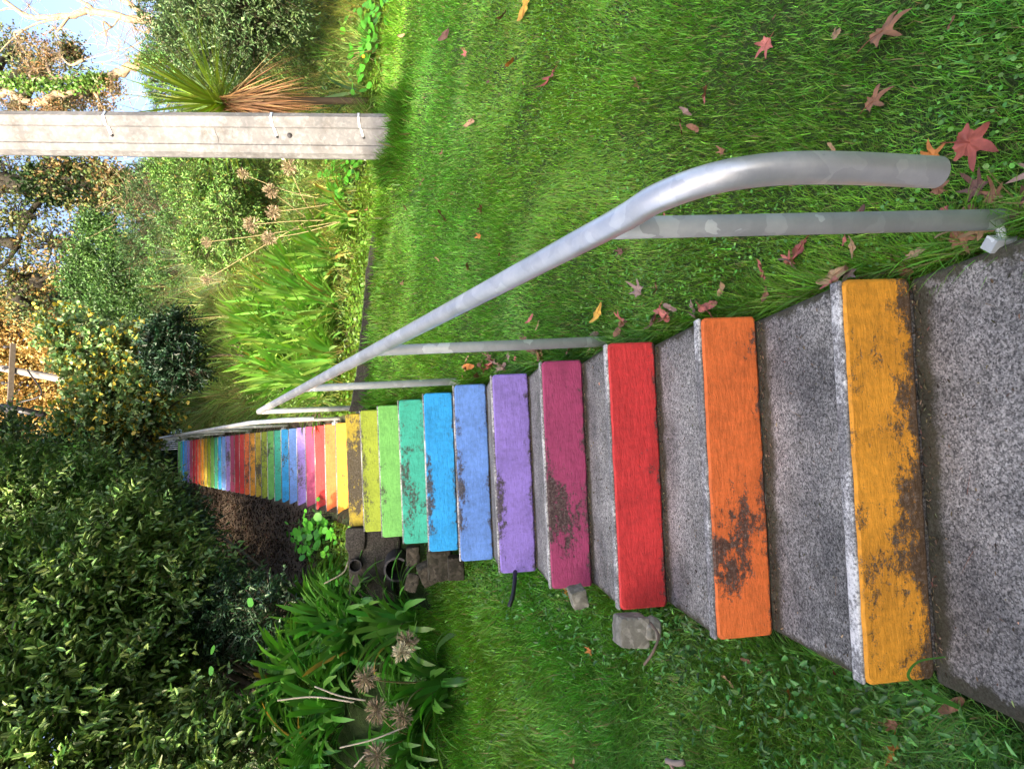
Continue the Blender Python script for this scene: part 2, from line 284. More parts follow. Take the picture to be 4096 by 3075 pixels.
# ------------------------------------------------------------------ stairs
def slab(name, x0, x1, y0, y1, z0, z1, mat, parent, shear=0., ax=None, bev=.008, seg=2, jit=0., cuts=0, smooth=True, loc=None, skew=0.):
    bm = bmesh.new(); bmesh.ops.create_cube(bm, size=1)
    for v in bm.verts:
        v.co.x = x0 if v.co.x < 0 else x1; v.co.y = y0 if v.co.y < 0 else y1; v.co.z = z0 if v.co.z < 0 else z1
    if bev: bmesh.ops.bevel(bm, geom=list(bm.edges), offset=bev, segments=seg, profile=.5, affect='EDGES')
    if cuts:
        es = [e for e in bm.edges if abs(e.verts[0].co.x-e.verts[1].co.x) > .5*(x1-x0)]
        bmesh.ops.subdivide_edges(bm, edges=es, cuts=cuts, use_grid_fill=True)
    for v in bm.verts:
        if jit:
            n = mnoise.noise_vector(Vector((v.co.x*17, v.co.y*17, v.co.z*17)))*jit + mnoise.noise_vector(v.co*50)*jit*.4
            v.co += n
        v.co.y += v.co.x*shear; v.co.x += (v.co.y-5.07)*skew
    me = bpy.data.meshes.new(name); bm.to_mesh(me); bm.free(); fixmesh(me, parent, loc); me.materials.append(mat)
    for p in me.polygons: p.use_smooth = smooth
    o = link(name, me, parent, loc)
    if smooth: me.set_sharp_from_angle(angle=.9)
    return o
def riser(name, x0, x1, yf, z0, z1, mat, parent, shear, rad=.018, skew=0., thick=.012, n=60, jit=.0015):
    """thin painted skin on the front of a step, rounded corners, slightly uneven outline"""
    me = bpy.data.meshes.new(name); a = []
    for (cx, cz, a0) in ((x1-rad, z1-rad, 0), (x0+rad, z1-rad, 90), (x0+rad, z0+rad*.6, 180), (x1-rad, z0+rad*.6, 270)):
        for s in np.linspace(a0, a0+90, 5): a.append((cx+rad*math.cos(math.radians(s)), cz+(rad if a0 < 180 else rad*.6)*math.sin(math.radians(s))))
    out = []
    for i, p in enumerate(a):
        q = a[(i+1) % len(a)]; L = math.dist(p, q); k = max(1, int(L/.02))
        for j in range(k): out.append((p[0]+(q[0]-p[0])*j/k, p[1]+(q[1]-p[1])*j/k))
    out = np.array(out); j1 = np.array([mnoise.noise(Vector((x*25, yf*3, z*25))) for x, z in out])*jit*1.6
    c = out.mean(0); inn = out+np.sign(c-out)*.006
    def pt(o, y): return np.stack([o[:, 0], np.full(len(o), y), o[:, 1]+j1], 1)
    V = np.vstack([pt(inn, yf), pt(out, yf+.005), pt(out, yf+thick)]); m = len(out); k = np.arange(m); k2 = (k+1) % m
    V[:, 1] += V[:, 0]*shear; V[:, 0] += (V[:, 1]-5.07)*skew
    return mk(name, V, [k[::-1][None][:, ::-1], np.stack([k, m+k, m+k2, k2], 1)[:, ::-1], np.stack([m+k, 2*m+k, 2*m+k2, m+k2], 1)[:, ::-1]], mat, parent, smooth=False)
COL = {'yellow': (.86, .37, .035), 'orange': (.84, .19, .045), 'red': (.66, .045, .045), 'crimson': (.45, .02, .045), 'magenta': (.38, .055, .145), 'purple': (.30, .21, .62), 'blue': (.15, .31, .74), 'sky blue': (.03, .38, .82), 'teal': (.06, .50, .35), 'green': (.19, .53, .12), 'lime': (.36, .46, .04), 'gold': (.55, .42, .04)}
HS = .17; T1 = .3477; WD1 = .883; SH1 = -.0848
st1 = thing('concrete_stairs', (0, 0, 0), 'near flight of wide grey concrete steps, risers painted yellow to green, beside lawn', 'stairs', 'rainbow painted stair flights')
seq1 = ['yellow', 'orange', 'red', 'magenta', 'purple', 'blue', 'sky blue', 'teal', 'green', 'lime', 'gold']
spots1 = {1: [(-.12, .2, .35, .25, .10)], 2: [(-.20, .75, .12, .35, .34), (-.13, .35, .10, .2, .2)], 3: [(-.02, .4, .10, .3, .10)], 4: [(-.15, .75, .15, .45, .36), (-.02, .95, .2, .1, .2)], 5: [(-.12, .95, .22, .16, .34)], 6: [(-.08, .95, .28, .2, .3)], 7: [(-.12, .95, .20, .22, .36)], 8: [(-.05, .95, .35, .25, .16), (-.2, .5, .15, .3, .14)], 9: [(-.15, .95, .3, .2, .2)], 10: [(0, .95, .5, .2, .2)], 11: [(0.0, .5, .26, .9, .36)]}
for k, cn in enumerate(seq1, 1):
    zt = k*HS; yf = (k-1)*T1; nxt = T1+.03 if k < 11 else 1.45
    b = slab('step', -WD1/2+.004, WD1/2-.004, yf+.010, yf+nxt, zt-HS-(.05 if k > 1 else .2), zt, concrete('tread_concrete', CA, CB, 190, back=k*T1) if k < 11 else CONCD, st1, SH1, bev=.014, seg=3, jit=.003, cuts=46)
    b['label'] = 'grey worn step with %s riser' % cn
    x0, x1 = (-WD1/2-.004, WD1/2+.004) if k < 11 else (-.44, .45)
    rr = riser('painted_riser', x0, x1, yf, zt-HS+(.003 if k > 1 else -.0), zt-.004, paint('paint_near_'+cn.replace(' ', '_'), COL[cn], zt-HS, zt, {1: .05, 11: .06, 8: .03, 10: .02}.get(k, -.02), spots1[k], .45, k), b, SH1)
    rr['label'] = 'riser painted %s%s' % (cn, ', mostly worn black' if k == 11 else '')
    if k < 11:
        slab('white_nosing', -WD1/2-.003, WD1/2+.003, yf+.0045, yf+.036, zt-.006, zt+.0035, WHITE, b, SH1, bev=.003, seg=2, jit=.0014, cuts=40)
T2 = .2674; WD2 = .9615; SK = .0267; Y2 = 5.0676; Z2 = 2.258
st2 = thing('concrete_stairs', (0, 4.6, 1.9), 'far steep flight of rainbow painted steps climbing the bank between shrubs', 'stairs', 'rainbow painted stair flights')
cyc = ['yellow', 'orange', 'red', 'magenta', 'purple', 'blue', 'sky blue', 'teal', 'green', 'lime', 'gold', 'yellow', 'orange', 'red', 'crimson', 'magenta', 'purple', 'blue', 'sky blue', 'teal', 'green', 'lime', 'gold', 'yellow', 'orange', 'red', 'crimson', 'magenta', 'purple', 'blue', 'sky blue', 'teal', 'green']
wear2 = {4: .07, 5: .05, 6: .06, 7: .05, 8: .06, 9: .10, 10: .10, 11: .12, 12: .07, 16: .06, 15: .03, 22: .05}
for j in range(-1, 33):
    cn = 'gold' if j < 0 else cyc[j]; zt = Z2+HS*j; yf = Y2+T2*j; xc = -.005
    b = slab('step', xc-WD2/2+.004, xc+WD2/2-.004, yf+.010, yf+T2+.03 if j < 32 else yf+1.2, zt-HS-.06, zt, CONC, st2, -.027, bev=.008, seg=2, skew=SK)
    b['label'] = 'grey step with %s riser' % cn
    w = wear2.get(j, .0)-.02; sp = [(R.uniform(-.3, .3), R.uniform(.3, 1), R.uniform(.08, .2), .4, R.uniform(.04, .16)) for _ in range(2)]
    rr = riser('painted_riser', xc-WD2/2, xc+WD2/2, yf, zt-HS+.003, zt-.004, paint('paint_far_%s_%d' % (cn.replace(' ', '_'), j+2), COL[cn], zt-HS, zt, w, sp, .4, j+20), b, -.027, skew=SK)
    rr['label'] = 'riser painted %s' % cn
    slab('white_nosing', xc-WD2/2-.002, xc+WD2/2+.002, yf-.002, yf+.03, zt-.006, zt+.003, WHITE, b, -.027, bev=.002, seg=1, jit=.001, cuts=16, skew=SK)
o = slab('path', -.4585, .443, -3.2, .006, -.22, 0, concrete('path_concrete', CA, CB, 190, back=0.), None, SH1, bev=.012, jit=.003, cuts=60); o['kind'] = 'structure'

# ------------------------------------------------------------------ handrails
def handrail(label, X, line, endpts, posts, r=.021, grp='galvanised handrails beside the stairs'):
    t = thing('handrail', (X(posts[0][0]), posts[0][0], posts[0][1]), label, 'handrail', grp)
    b = Bag(); pts = smoothpath([(X(y), y, z) for y, z in endpts], 10); pts = np.vstack([pts, [[X(y), y, z] for y, z in line]])
    V, F = tube(pts, r*1.12, 24, cap=False); b.add(V, F)
    # hollow mouth at the lower end: rim and inside wall
    V, F = tube(np.array([pts[0], pts[0]+(pts[1]-pts[0])*.6]), r*.95, 24, cap=False); b.add(V, [F[0][:, ::-1]]); n = 24
    a, _ = tube(pts[:2], r*1.12, 24, False); c, _ = tube(np.array([pts[0], pts[0]+(pts[1]-pts[0])*.6]), r*.95, 24, False); k = np.arange(24); b.add(np.vstack([a[:24], c[:24]]), [np.stack([k, 24+k, 24+(k+1) % 24, (k+1) % 24], 1)])
    if len(line) > 1:
        V, F = tube(pts[-1]+np.array([[0, 0, 0], [0, .004, 0]]), [r*1.12, r*.8], 24); b.add(V, F)
    b.build('rail', GALV, t, tagc=False)
    for (y, z0, z1, dx, dy) in posts:
        b = Bag(); V, F = tube([(X(y)+dx, y, z0), (X(y)+dx*.3, y+dy*.9, z1-.05), (X(y), y+dy, z1)], r*.95, 20); b.add(V, F); p = b.build('post', GALVP, t, tagc=False)
        b = Bag(); xx = X(y)+dx; V, F = tube([(xx-.055, y-.002, z0+.06), (xx+.0, y, z0+.06)], .008, 8); b.add(V, F); bx = tube([(xx-.05, y, z0+.03), (xx-.05, y, z0+.09)], .018, 4); b.add(*bx); b.build('bracket', GALVP, p, tagc=False, smooth=False)
    return t
X1 = lambda y: .50
sl = (2.545-.757)/(3.486+.199)
rail_z = lambda y: .757+(y+.199)*sl
e1 = [(-.418, .285), (-.430, .45), (-.425, .56), (-.395, .64), (-.33, .70), (-.25, rail_z(-.25)), (-.1, rail_z(-.1))]
handrail('galvanised handrail along the near painted steps, its bent lower end hanging free in front', X1, [(1.5, rail_z(1.5)), (3.44, rail_z(3.44))], e1,
         [(-.235, -.08, rail_z(-.19), 0, .03), (.915, .33, rail_z(.96), 0, .045), (1.99, .88, rail_z(2.05), 0, .06), (3.50, 1.70, rail_z(3.46)-.0, 0, -.05)])
X2 = lambda y: .532+.0267*(y-5.07)
s2 = HS/T2; rz2 = lambda y: Z2+.80+(y-Y2)*s2
e2 = [(4.98, 2.46), (4.965, 2.62), (4.97, 2.73), (5.0, 2.80), (5.06, 2.87), (5.15, 2.95), (5.3, rz2(5.3))]
handrail('galvanised handrail climbing the far steep painted steps along the shrubs', X2, [(7, rz2(7)), (10, rz2(10)), (13.6, rz2(13.6))], e2,
         [(y, float(Z2+(y-Y2)*s2-.12), rz2(y), 0, 0) for y in (5.22, 6.75, 8.3, 9.9, 11.5, 13.2)], r=.021)
# balusters at the head of the far flight
t = thing('top_railing', (.65, 13.9, 7.75), 'small pale slatted railing at the very top of the far steps', 'railing')
for q in np.linspace(.53, .78, 6):
    b = Bag(); b.add(*tube([(q, 13.95, 7.6), (q, 13.95, 8.3)], .012, 6)); b.build('baluster', GALV, t, tagc=False)
b = Bag(); b.add(*tube([(.50, 13.95, 8.08), (.60, 13.95, 8.3), (.80, 13.95, 8.3)], .015, 6)); b.build('top_bar', GALV, t, tagc=False)

# ------------------------------------------------------------------ concrete pole
PX, PY = 2.63, 3.16; PZ = float(H(PX, PY))
pole = thing('utility_pole', (PX, PY, PZ), 'pale grooved concrete utility pole with three metal straps standing on the lawn', 'pole')
b = Bag(); rows = []; zs = np.linspace(-.4, 7.2, 40); ang = math.radians(26)
def psec(z):            # I-like cross-section: bevelled corners and a shallow groove in the broad face
    w = .166-.0062*z; d = .105-.004*z
    return [(-w, -d*.45), (-w+.035, -d), (-w*.45, -d), (-w*.40, -d+.016), (w*.30, -d+.016), (w*.36, -d), (w-.03, -d), (w, -d*.5), (w, d), (-w, d)]
for z in zs:
    for (x, y) in psec(z): rows.append((PX+x*math.cos(ang)+y*math.sin(ang)-.012*z*0, PY-x*math.sin(ang)+y*math.cos(ang), PZ+z))
n = 10; k = np.arange(n); F = [np.vstack([np.stack([i*n+k, i*n+(k+1) % n, (i+1)*n+(k+1) % n, (i+1)*n+k], 1) for i in range(len(zs)-1)]), (k+(len(zs)-1)*n)[None]]
b.add(np.array(rows), F); shaft = b.build('shaft', CONC2, pole, tagc=False, smooth=False)
def onpole(x, z, out=.002, face=-1):
    w = .166-.0062*z; d = .105-.004*z; y = -d+.016-out
    return np.array([PX+x*math.cos(ang)+y*math.sin(ang), PY-x*math.sin(ang)+y*math.cos(ang), PZ+z])
for vv in (230, 590, 778):
    z = float(at(vv, 285, PY-.1)[2]-PZ); w = .166-.0062*z; d = .105-.004*z
    def lp(x, y, zz): return (PX+x*math.cos(ang)+y*math.sin(ang), PY-x*math.sin(ang)+y*math.cos(ang), PZ+zz)
    b = Bag(); P = [lp(-.01, -d+.016-.004, z-.02), lp(.30*w, -d+.012, z-.008), lp(.38*w, -d-.004, z), lp(w-.03, -d-.005, z+.003), lp(w+.004, -d*.5, z+.006), lp(w+.005, d, z+.006), lp(-w-.004, d+.006, z+.004)]
    P = np.array(P); V = np.vstack([P+[0, 0, .008], P-[0, 0, .008]]); m = len(P); k = np.arange(m-1); out = np.array([math.sin(ang), math.cos(ang), 0])*-.003
    V = np.vstack([V, V+out]); b.add(V, [np.stack([k, k+1, m+k+1, m+k], 1), np.stack([2*m+k, 3*m+k, 3*m+k+1, 2*m+k+1], 1), np.stack([k, 2*m+k, 2*m+k+1, k+1], 1), np.stack([m+k, m+k+1, 3*m+k+1, 3*m+k], 1)])
    s = b.build('metal_strap', STEEL, pole, tagc=False, smooth=False)
    b = Bag(); c = np.array(lp(-.012, -d+.016, z-.022)); b.add(*tube([c-np.array([math.sin(ang), math.cos(ang), 0])*.008, c+np.array([math.sin(ang), math.cos(ang), 0])*.002], .010, 10)); b.build('bolt', BLKPIPE, s, tagc=False)
z = float(at(624, 287, PY-.1)[2]-PZ); c = onpole(0.0, z, .0); nn = np.array([math.sin(ang), math.cos(ang), 0])
b = Bag(); b.add(*tube([c-nn*.0025, c+nn*.002], .019, 16)); b.build('bolt_hole', BLKPIPE, pole, tagc=False)
# cast number
tc = bpy.data.curves.new('cast_number', 'FONT'); tc.body = '18'; tc.size = .05; tc.extrude = .0006; tc.offset = -.001; to = bpy.data.objects.new('tmp', tc); S.collection.objects.link(to)
dg = bpy.context.evaluated_depsgraph_get(); me = bpy.data.meshes.new_from_object(to.evaluated_get(dg)); bpy.data.objects.remove(to)
z = float(at(430, 283, PY-.1)[2]-PZ); c = onpole(-.005, z, .001)
ax_x = np.array([0, 0, -1.]); ax_y = np.array([math.cos(ang), -math.sin(ang), 0]); ax_z = np.cross(ax_x, ax_y)
Mx = Matrix.Identity(4)
for i, a_ in enumerate((ax_x, ax_y, ax_z)):
    for q in range(3): Mx[q][i] = a_[q]
for q in range(3): Mx[q][3] = c[q]
me.transform(Mx); fixmesh(me, pole, None); me.materials.clear(); me.materials.append(concrete('number_concrete', (.17, .16, .15), (.30, .28, .26), 60)); link('cast_number', me, pole)
# crack across the groove
b = Bag(); z = float(at(465, 285, PY-.1)[2]-PZ); cr = [onpole(x, z+.006*math.sin(x*60)+x*.05, .0006) for x in np.linspace(-.06, .045, 9)]; b.add(*tube(cr, .0016, 4)); b.build('crack', BLKPIPE, pole, tagc=False)
#PART2
# ------------------------------------------------------------------ unseen building added behind the camera to cast the shade over the lawn
sh = np.array([math.sin(SUN_AZ), math.cos(SUN_AZ), 0]); sp_ = np.array([sh[1], -sh[0], 0]); hc = np.array([0, 5, 0])+sh*13.
hs = thing('shade_house', (hc[0], hc[1], -.6), 'unseen cream building added behind the viewer to shade the lawn', 'shade_house')
def obox(c, u, w, d, z0, z1, mat, name, parent, bev=.0):
    p = np.cross([0, 0, 1], u); V = np.array([c+u*a*d+p*b_*w+np.array([0, 0, z]) for z in (z0, z1) for a, b_ in ((0, -1), (0, 1), (1, 1), (1, -1))])
    return mk(name, V, [np.array([[3, 2, 1, 0], [4, 5, 6, 7], [0, 1, 5, 4], [1, 2, 6, 5], [2, 3, 7, 6], [3, 0, 4, 7]])], mat, parent, smooth=False)
HH = 1.62+13*math.tan(SUN_EL)
wallm = plain('cream_boards', (.45, .42, .35), .8, 3, .1)
obox(hc+sh*.35, sh, 11, 6, -3, HH-.25, wallm, 'wall', hs); obox(hc, sh, 11.4, 6.8, HH-.25, HH, plain('roof', (.12, .1, .1), .7, 5, .2), 'roof', hs)
for q in (-6, -2, 2, 6):
    w_ = obox(hc+sh*.31+sp_*q, sh, .7, .02, 1.2, 2.6, plain('window_frame', (.7, .7, .68), .5), 'window', hs); obox(hc+sh*.29+sp_*q, sh, .6, .01, 1.3, 2.5, plain('dark_glass', (.02, .03, .04), .08, bs=0), 'pane', w_)

# ------------------------------------------------------------------ grass
def scatter(x0, x1, y0, y1, n): return R.uniform(x0, x1, n), R.uniform(y0, y1, n)
def grassfield(name, label, xy, L, w, base, el=(.9, 1.5), droop=(.4, 1.3), nseg=2, prof='blade', mat=None, br=.28, clump=True):
    x, y = xy; N = len(x); z = H(x, y)-.005
    L_ = R.uniform(L[0], L[1], N); d = np.linalg.norm(np.stack([x, y, z], 1)-CP, axis=1); wd = R.uniform(w[0], w[1], N)*np.clip(d/2.2, .8, 3.0)
    az = R.uniform(0, 2*np.pi, N)
    if clump:
        L_ = L_*(.72+.55*(.5+.5*np.sin(x*7.3+np.sin(y*5.1)*2)*np.cos(y*6.7+np.sin(x*4)*2))); az = az+.9*np.sin(az-(1.9*np.sin(x*3.1+y*2.2)+2*np.cos(y*3.7-x*1.3)))
    V, F, k = ribbons(np.stack([x, y, z], 1), az, R.uniform(*el, N), L_, wd, R.uniform(*droop, N), nseg, prof)
    c = vary(base, N, k, br, .13)
    tone = (1+.12*np.sin(x*2.1+1.3*np.sin(y*1.7))*np.cos(y*2.3+x))
    yel = np.clip(.5+.5*np.sin(x*1.9-y*2.9+2*np.sin(x*1.1)), 0, 1)[:, None]; c = c*np.repeat(tone[:, None], k, 0)*np.repeat(1+yel*np.array([.35, .08, -.1]), k, 0)
    dry = np.repeat(R.random(N) < .05, k); c[dry] = np.array([.30, .24, .10])*R.uniform(.6, 1.1)
    o = mk(name, V, F, mat or GRASS, col=c); lab(o, label, 'grass', kind='stuff'); return o
def inview(x, y, m=.42):
    P = np.stack([x, y, H(x, y)], 1)-CP; w_ = P@CF; a = (P@CR)/w_; b_ = (P@-CU)/w_
    return (w_ > .1) & (np.abs(a) < .6825+m+.05/np.maximum(w_, .2)) & (np.abs(b_) < .909+min(m, .2)+.2/np.maximum(w_, .2))
def dens(x0, x1, y0, y1, n, keep):
    x, y = scatter(x0, x1, y0, y1, n); d = np.sqrt((x-CP[0])**2+(y-CP[1])**2+(H(x, y)-CP[2])**2)
    m = inview(x, y) & keep(x, y) & (R.random(n) < np.clip((2.3/d)**1.6, .05, 1)); return x[m], y[m]
right = lambda x, y: (x > .46+.02*np.sin(y*9)) & (y < 3.9) & ~((np.abs(x-PX) < .19) & (np.abs(y-PY) < .12))
grassfield('lawn_grass', 'dense green mown grass on the slope right of the near steps', dens(.45, 5.5, -.9, 3.9, 900000, right), (.018, .05), (.0022, .0042), (.145, .36, .05), br=.32)
grassfield('long_grass', 'longer grass tufts standing up through the lawn', dens(.45, 5.5, -.9, 3.8, 60000, lambda x, y: right(x, y) & (np.sin(x*4.3+2*np.sin(y*2.1))*np.cos(y*5.1+x) > .1)), (.04, .085), (.0022, .004), (.13, .32, .045), nseg=3)
x, y = dens(.50, 5, -.8, 3.7, 80000, lambda x, y: right(x, y) & (np.sin(x*3.3+y*1.1)+np.sin(y*4.3-x*2)+R.normal(0, .6, len(x)) > .1)); N = len(x)
V, F = discs(np.stack([x, y, H(x, y)+R.uniform(.010, .036, N)], 1), R.normal(0, .35, (N, 3))+[0, -.2, 1], R.uniform(.0028, .0062, N), 6, .1)
o = mk('clover', V, F, LEAF, col=vary((.12, .31, .05), N, 7, .28)); lab(o, 'small round clover leaves low in the lawn', 'clover', kind='stuff')
# grass against the edge of the steps, at the crest and round the pole
x = np.concatenate([.455+np.abs(R.normal(0, .03, 9000)), PX+R.normal(0, .20, 3500), R.uniform(.5, 5, 5000)]); y = np.concatenate([R.uniform(-.6, 3.5, 9000), PY-.16+R.normal(0, .07, 3500), 3.45+R.normal(0, .09, 5000)])
grassfield('edge_grass', 'long grass fringe leaning over the step ends, the crest and the pole foot', (x, y), (.05, .13), (.003, .005), (.10, .27, .035), el=(.8, 1.5), nseg=4)
n = 2600; a_ = R.uniform(0, 6.28, n); rr_ = R.uniform(.16, .30, n); x = PX+rr_*np.cos(a_)*1.15; y = PY+rr_*np.sin(a_)*.8
grassfield('pole_grass', 'tall dark uncut grass round the foot of the concrete pole', (x, y), (.10, .24), (.003, .006), (.07, .20, .03), el=(1.0, 1.5), nseg=5, droop=(.3, 1.4), clump=False)
left = lambda x, y: (x < -.50+.02*np.sin(y*9)) & ~((x > -1.0) & (y > 3.3) & (y < 3.6)) & (y < 3.4)
gl = lambda x, y: left(x, y) & (y < 3.3) & ((y > .95) | (np.sin(x*4)+np.sin(y*5) > -1.2))
grassfield('left_grass', 'longer soft green grass on the left of the near steps', dens(-3.2, -.47, -.6, 3.4, 380000, gl), (.05, .13), (.0028, .005), (.125, .33, .05), el=(.7, 1.5), droop=(.6, 1.9), nseg=3)
grassfield('weedy_grass', 'sparse grass stalks among dark weeds at the lower left', dens(-3, -.47, -.8, 1.3, 60000, left), (.06, .16), (.0028, .005), (.10, .26, .045), el=(.5, 1.4), droop=(.5, 2.0), nseg=4)
x, y = dens(-3, -.47, -.8, 3.3, 48000, lambda x, y: left(x, y) & ((y < .55) | (x > -.78+R.normal(0, .08, len(x))) | (R.random(len(x)) < .12))); N = len(x)
el_ = R.uniform(.2, 1.3, N); az_ = R.uniform(0, 2*np.pi, N); D = np.stack([np.cos(az_)*np.cos(el_), np.sin(az_)*np.cos(el_), np.sin(el_)*.8], 1)
V, F = leaves(np.stack([x, y, H(x, y)+R.uniform(.01, .09, N)], 1), D, R.normal(0, .3, (N, 3))+[0, -.2, 1], R.uniform(.010, .036, N), R.uniform(.006, .018, N))
o = mk('weeds', V, F, LEAF, col=vary((.075, .20, .045), N, 6, .4)); lab(o, 'small leafy weeds on the ground left of the steps', 'weeds', kind='stuff')
# sunny strip and the bank beyond the crest
strip = lambda x, y: ((x > .56) | (x < -.56)) & (y < 5.6)
a_, b2 = scatter(-2.4, 6.5, 3.58, 5.5, 150000); m = strip(a_, b2) & inview(a_, b2) & (R.random(len(a_)) < np.clip(1.5-(b2-4.3)*.8+.6*np.sin(a_*3.1), .08, 1))
grassfield('strip_grass', 'short yellowish sunlit grass on the level strip below the bank', (a_[m], b2[m]), (.03, .075), (.0022, .0036), (.085, .17, .015), br=.3)
a_, b2 = scatter(-2.2, 6, 3.7, 6.0, 26000); m = strip(a_, b2) & inview(a_, b2); x, y = a_[m], b2[m]; N = len(x)
V, F = discs(np.stack([x, y, H(x, y)+R.uniform(.01, .05, N)], 1), R.normal(0, .4, (N, 3))+[0, -.5, 1], R.uniform(.008, .022, N), 6, .1)
o = mk('ground_cover', V, F, LEAF, col=vary((.10, .20, .02), N, 7, .25)); lab(o, 'small bright round leaves spread over the level strip', 'ground cover', kind='stuff')
# litter on the dirt bank left of the far steps and along the back of each near tread
x = R.uniform(-3.2, -.5, 22000); y = R.uniform(4.6, 13, 22000); N = len(x); D = R.normal(0, 1, (N, 3))*[1, 1, .35]
V, F = leaves(np.stack([x+.027*(y-5), y, H(x, y)+.012], 1), D, R.normal(0, .5, (N, 3))+[0, -.3, 1], R.uniform(.02, .07, N), R.uniform(.008, .03, N))
o = mk('leaf_litter', V, F, DRY, col=vary((.05, .035, .025), N, 6, .5)); lab(o, 'brown dead leaf litter over the dirt bank', 'leaf litter', kind='stuff')
x, y, z, = [], [], []
for k in range(0, 7):
    n = 420 if k else 260; xx = R.uniform(-.43, .43, n)*(1 if k else 1); yy = k*T1-np.abs(R.normal(0, .012, n))-.004; x += list(xx); y += list(yy+xx*SH1); z += [k*HS+.003]*n
x, y, z = map(np.array, (x, y, z)); n2 = 380; x = np.append(x, R.uniform(-.42, .42, n2)); kk = R.integers(0, 4, n2); y = np.append(y, kk*T1-R.uniform(.02, .3, n2)); z = np.append(z, kk*HS+.003); N = len(x)
m = np.arange(N) >= N-n2; D = R.normal(0, 1, (N, 3))*[1, .5, .1]
V, F = leaves(np.stack([x, y, z], 1), D, R.normal(0, .4, (N, 3))+[0, 0, 1], R.uniform(.004, .014, N), R.uniform(.0015, .005, N))
o = mk('debris', V, F, DRY, col=vary((.10, .075, .045), N, 6, .6)); lab(o, 'fine brown plant debris lying along the backs of the treads', 'debris', kind='stuff')
n = 26; x = R.uniform(-.4, .4, n); kk = R.integers(0, 4, n); B = np.stack([x, kk*T1-R.uniform(.04, .3, n), kk*HS+.004], 1); V, F, k = ribbons(B, R.uniform(0, 6.28, n), R.uniform(0, .1, n), R.uniform(.02, .07, n), .0012, .1, 3)
o = mk('dry_needles', V, F, DRY, col=vary((.12, .07, .045), n, k, .4)); lab(o, 'thin dry stalks lying on the grey treads', 'dry stalks', kind='stuff')
# green blade fallen over the yellow riser
bl = thing('grass_blade', at(1965, 1462, -.05), 'bent green grass blade hanging over the left end of the yellow riser', 'grass blade')
b = Bag(); P = smoothpath([at(2042, 1418, -.04), at(1985, 1428, -.03), at(1962, 1455, -.03), at(1975, 1475, -.02), at(2010, 1500, .0), at(2080, 1530, .02)], 5); tt = nrm(np.gradient(P, axis=0)); sd_ = np.cross(tt, [0, -1, .3]); w_ = np.linspace(.0012, .006, len(P))[:, None]
k = np.arange(len(P)-1); m = len(P); b.add(np.vstack([P-sd_*w_, P+sd_*w_]), [np.stack([k, k+1, m+k+1, m+k], 1)], (.06, .2, .03)); b.build('blade', GRASS, bl)

# ------------------------------------------------------------------ strap-leaved clumps
def agapanthus(cx, cy, n, L, label, group, heads=(), base=(.07, .24, .02), wid=(.018, .03), el=(.5, 1.45), rad=.12, az0=None, droop=(.7, 2.0), dead=.04, nm='agapanthus'):
    cz = float(H(cx, cy)); t = thing(nm, (cx, cy, cz), label, 'plant', group)
    a = R.uniform(0, 2*np.pi, n) if az0 is None else az0+R.normal(0, .9, n); r = rad*np.sqrt(R.random(n)); px = cx+r*np.cos(a); py = cy+r*np.sin(a); e = R.uniform(*el, n)
    V, F, k = ribbons(np.stack([px, py, np.maximum(H(px, py), cz-.05)], 1), a, e, R.uniform(L*.65, L*1.1, n), R.uniform(*wid, n), R.uniform(*droop, n)*(1.5-e*.5), 7, 'strap', R.uniform(-.5, .5, n))
    c = vary(base, n, k, .2, .1); q = R.random(n); d = np.repeat(q < dead, k); c[d] = (.34, .24, .06); tipy = np.tile(np.repeat(np.arange(8)/7, 2), n); c[:, 0] *= 1+tipy**3*.3
    mk('strap_leaves', V, F, STRAP, t, col=c)
    for (hx, hy, hz, hr, tone) in heads:
        top = np.array([hx, hy, hz]); P = smoothpath([(cx, cy, cz+.05), (cx*.5+hx*.5+R.normal(0, .03), cy*.5+hy*.5, (cz+hz)*.5+.06), top], 6); b = Bag(); b.add(*tube(P, np.linspace(.006, .004, len(P)), 6), col=(.30, .25, .13) if tone else (.16, .26, .07)); s = b.build('flower_stalk', DRY, t)
        m = 120; D = nrm(R.normal(0, 1, (m, 3))+[0, 0, .15]); Lh = hr*R.uniform(.55, 1.05, m); b = Bag(); c = vary((.30, .23, .15) if tone != 2 else (.46, .40, .26), m, 10, .25, .05)
        V, F = tubes(top+D*0, top+D*Lh[:, None]*.72, np.full(m, .0009), np.full(m, .0009), 5); b.add(V, F); b.C[-1] = c
        V, F = leaves(top+D*Lh[:, None]*.70, D, R.normal(0, 1, (m, 3)), hr*.42, hr*.13, .4); b.add(V, F); b.C[-1] = vary((.34, .27, .18) if tone != 2 else (.55, .50, .34), m, 6, .25, .05); b.build('seed_head', DRY, s)
    return t
ga = 'agapanthus clumps on the sunny bank'; la = 'broad clump of bright green strap leaves in the sunlit bed'
def P3(v, y, Y): return tuple(at(v, y, Y))
rs = [(.95, 5.35), (1.25, 5.15), (1.55, 5.45), (1.85, 5.2), (2.1, 5.5), (1.1, 5.8), (1.45, 5.95), (1.8, 5.85), (2.2, 5.95), (2.45, 5.35), (1.2, 6.35), (1.7, 6.4), (2.2, 6.45), (2.75, 5.75), (2.65, 6.3), (1.15, 6.85), (1.6, 6.95), (2.05, 7.0), (2.45, 6.75), (1.35, 6.6), (1.9, 6.7)]
for i, (x, y) in enumerate(rs):
    y += .32; agapanthus(x, y, 80, .54 if y < 6.2 else .68, la, ga, base=(.155, .35, .06), wid=(.028, .042), dead=.012, el=(.35, 1.5), rad=.2, az0=-1.3 if i % 3 else None, droop=(.3, 1.5))
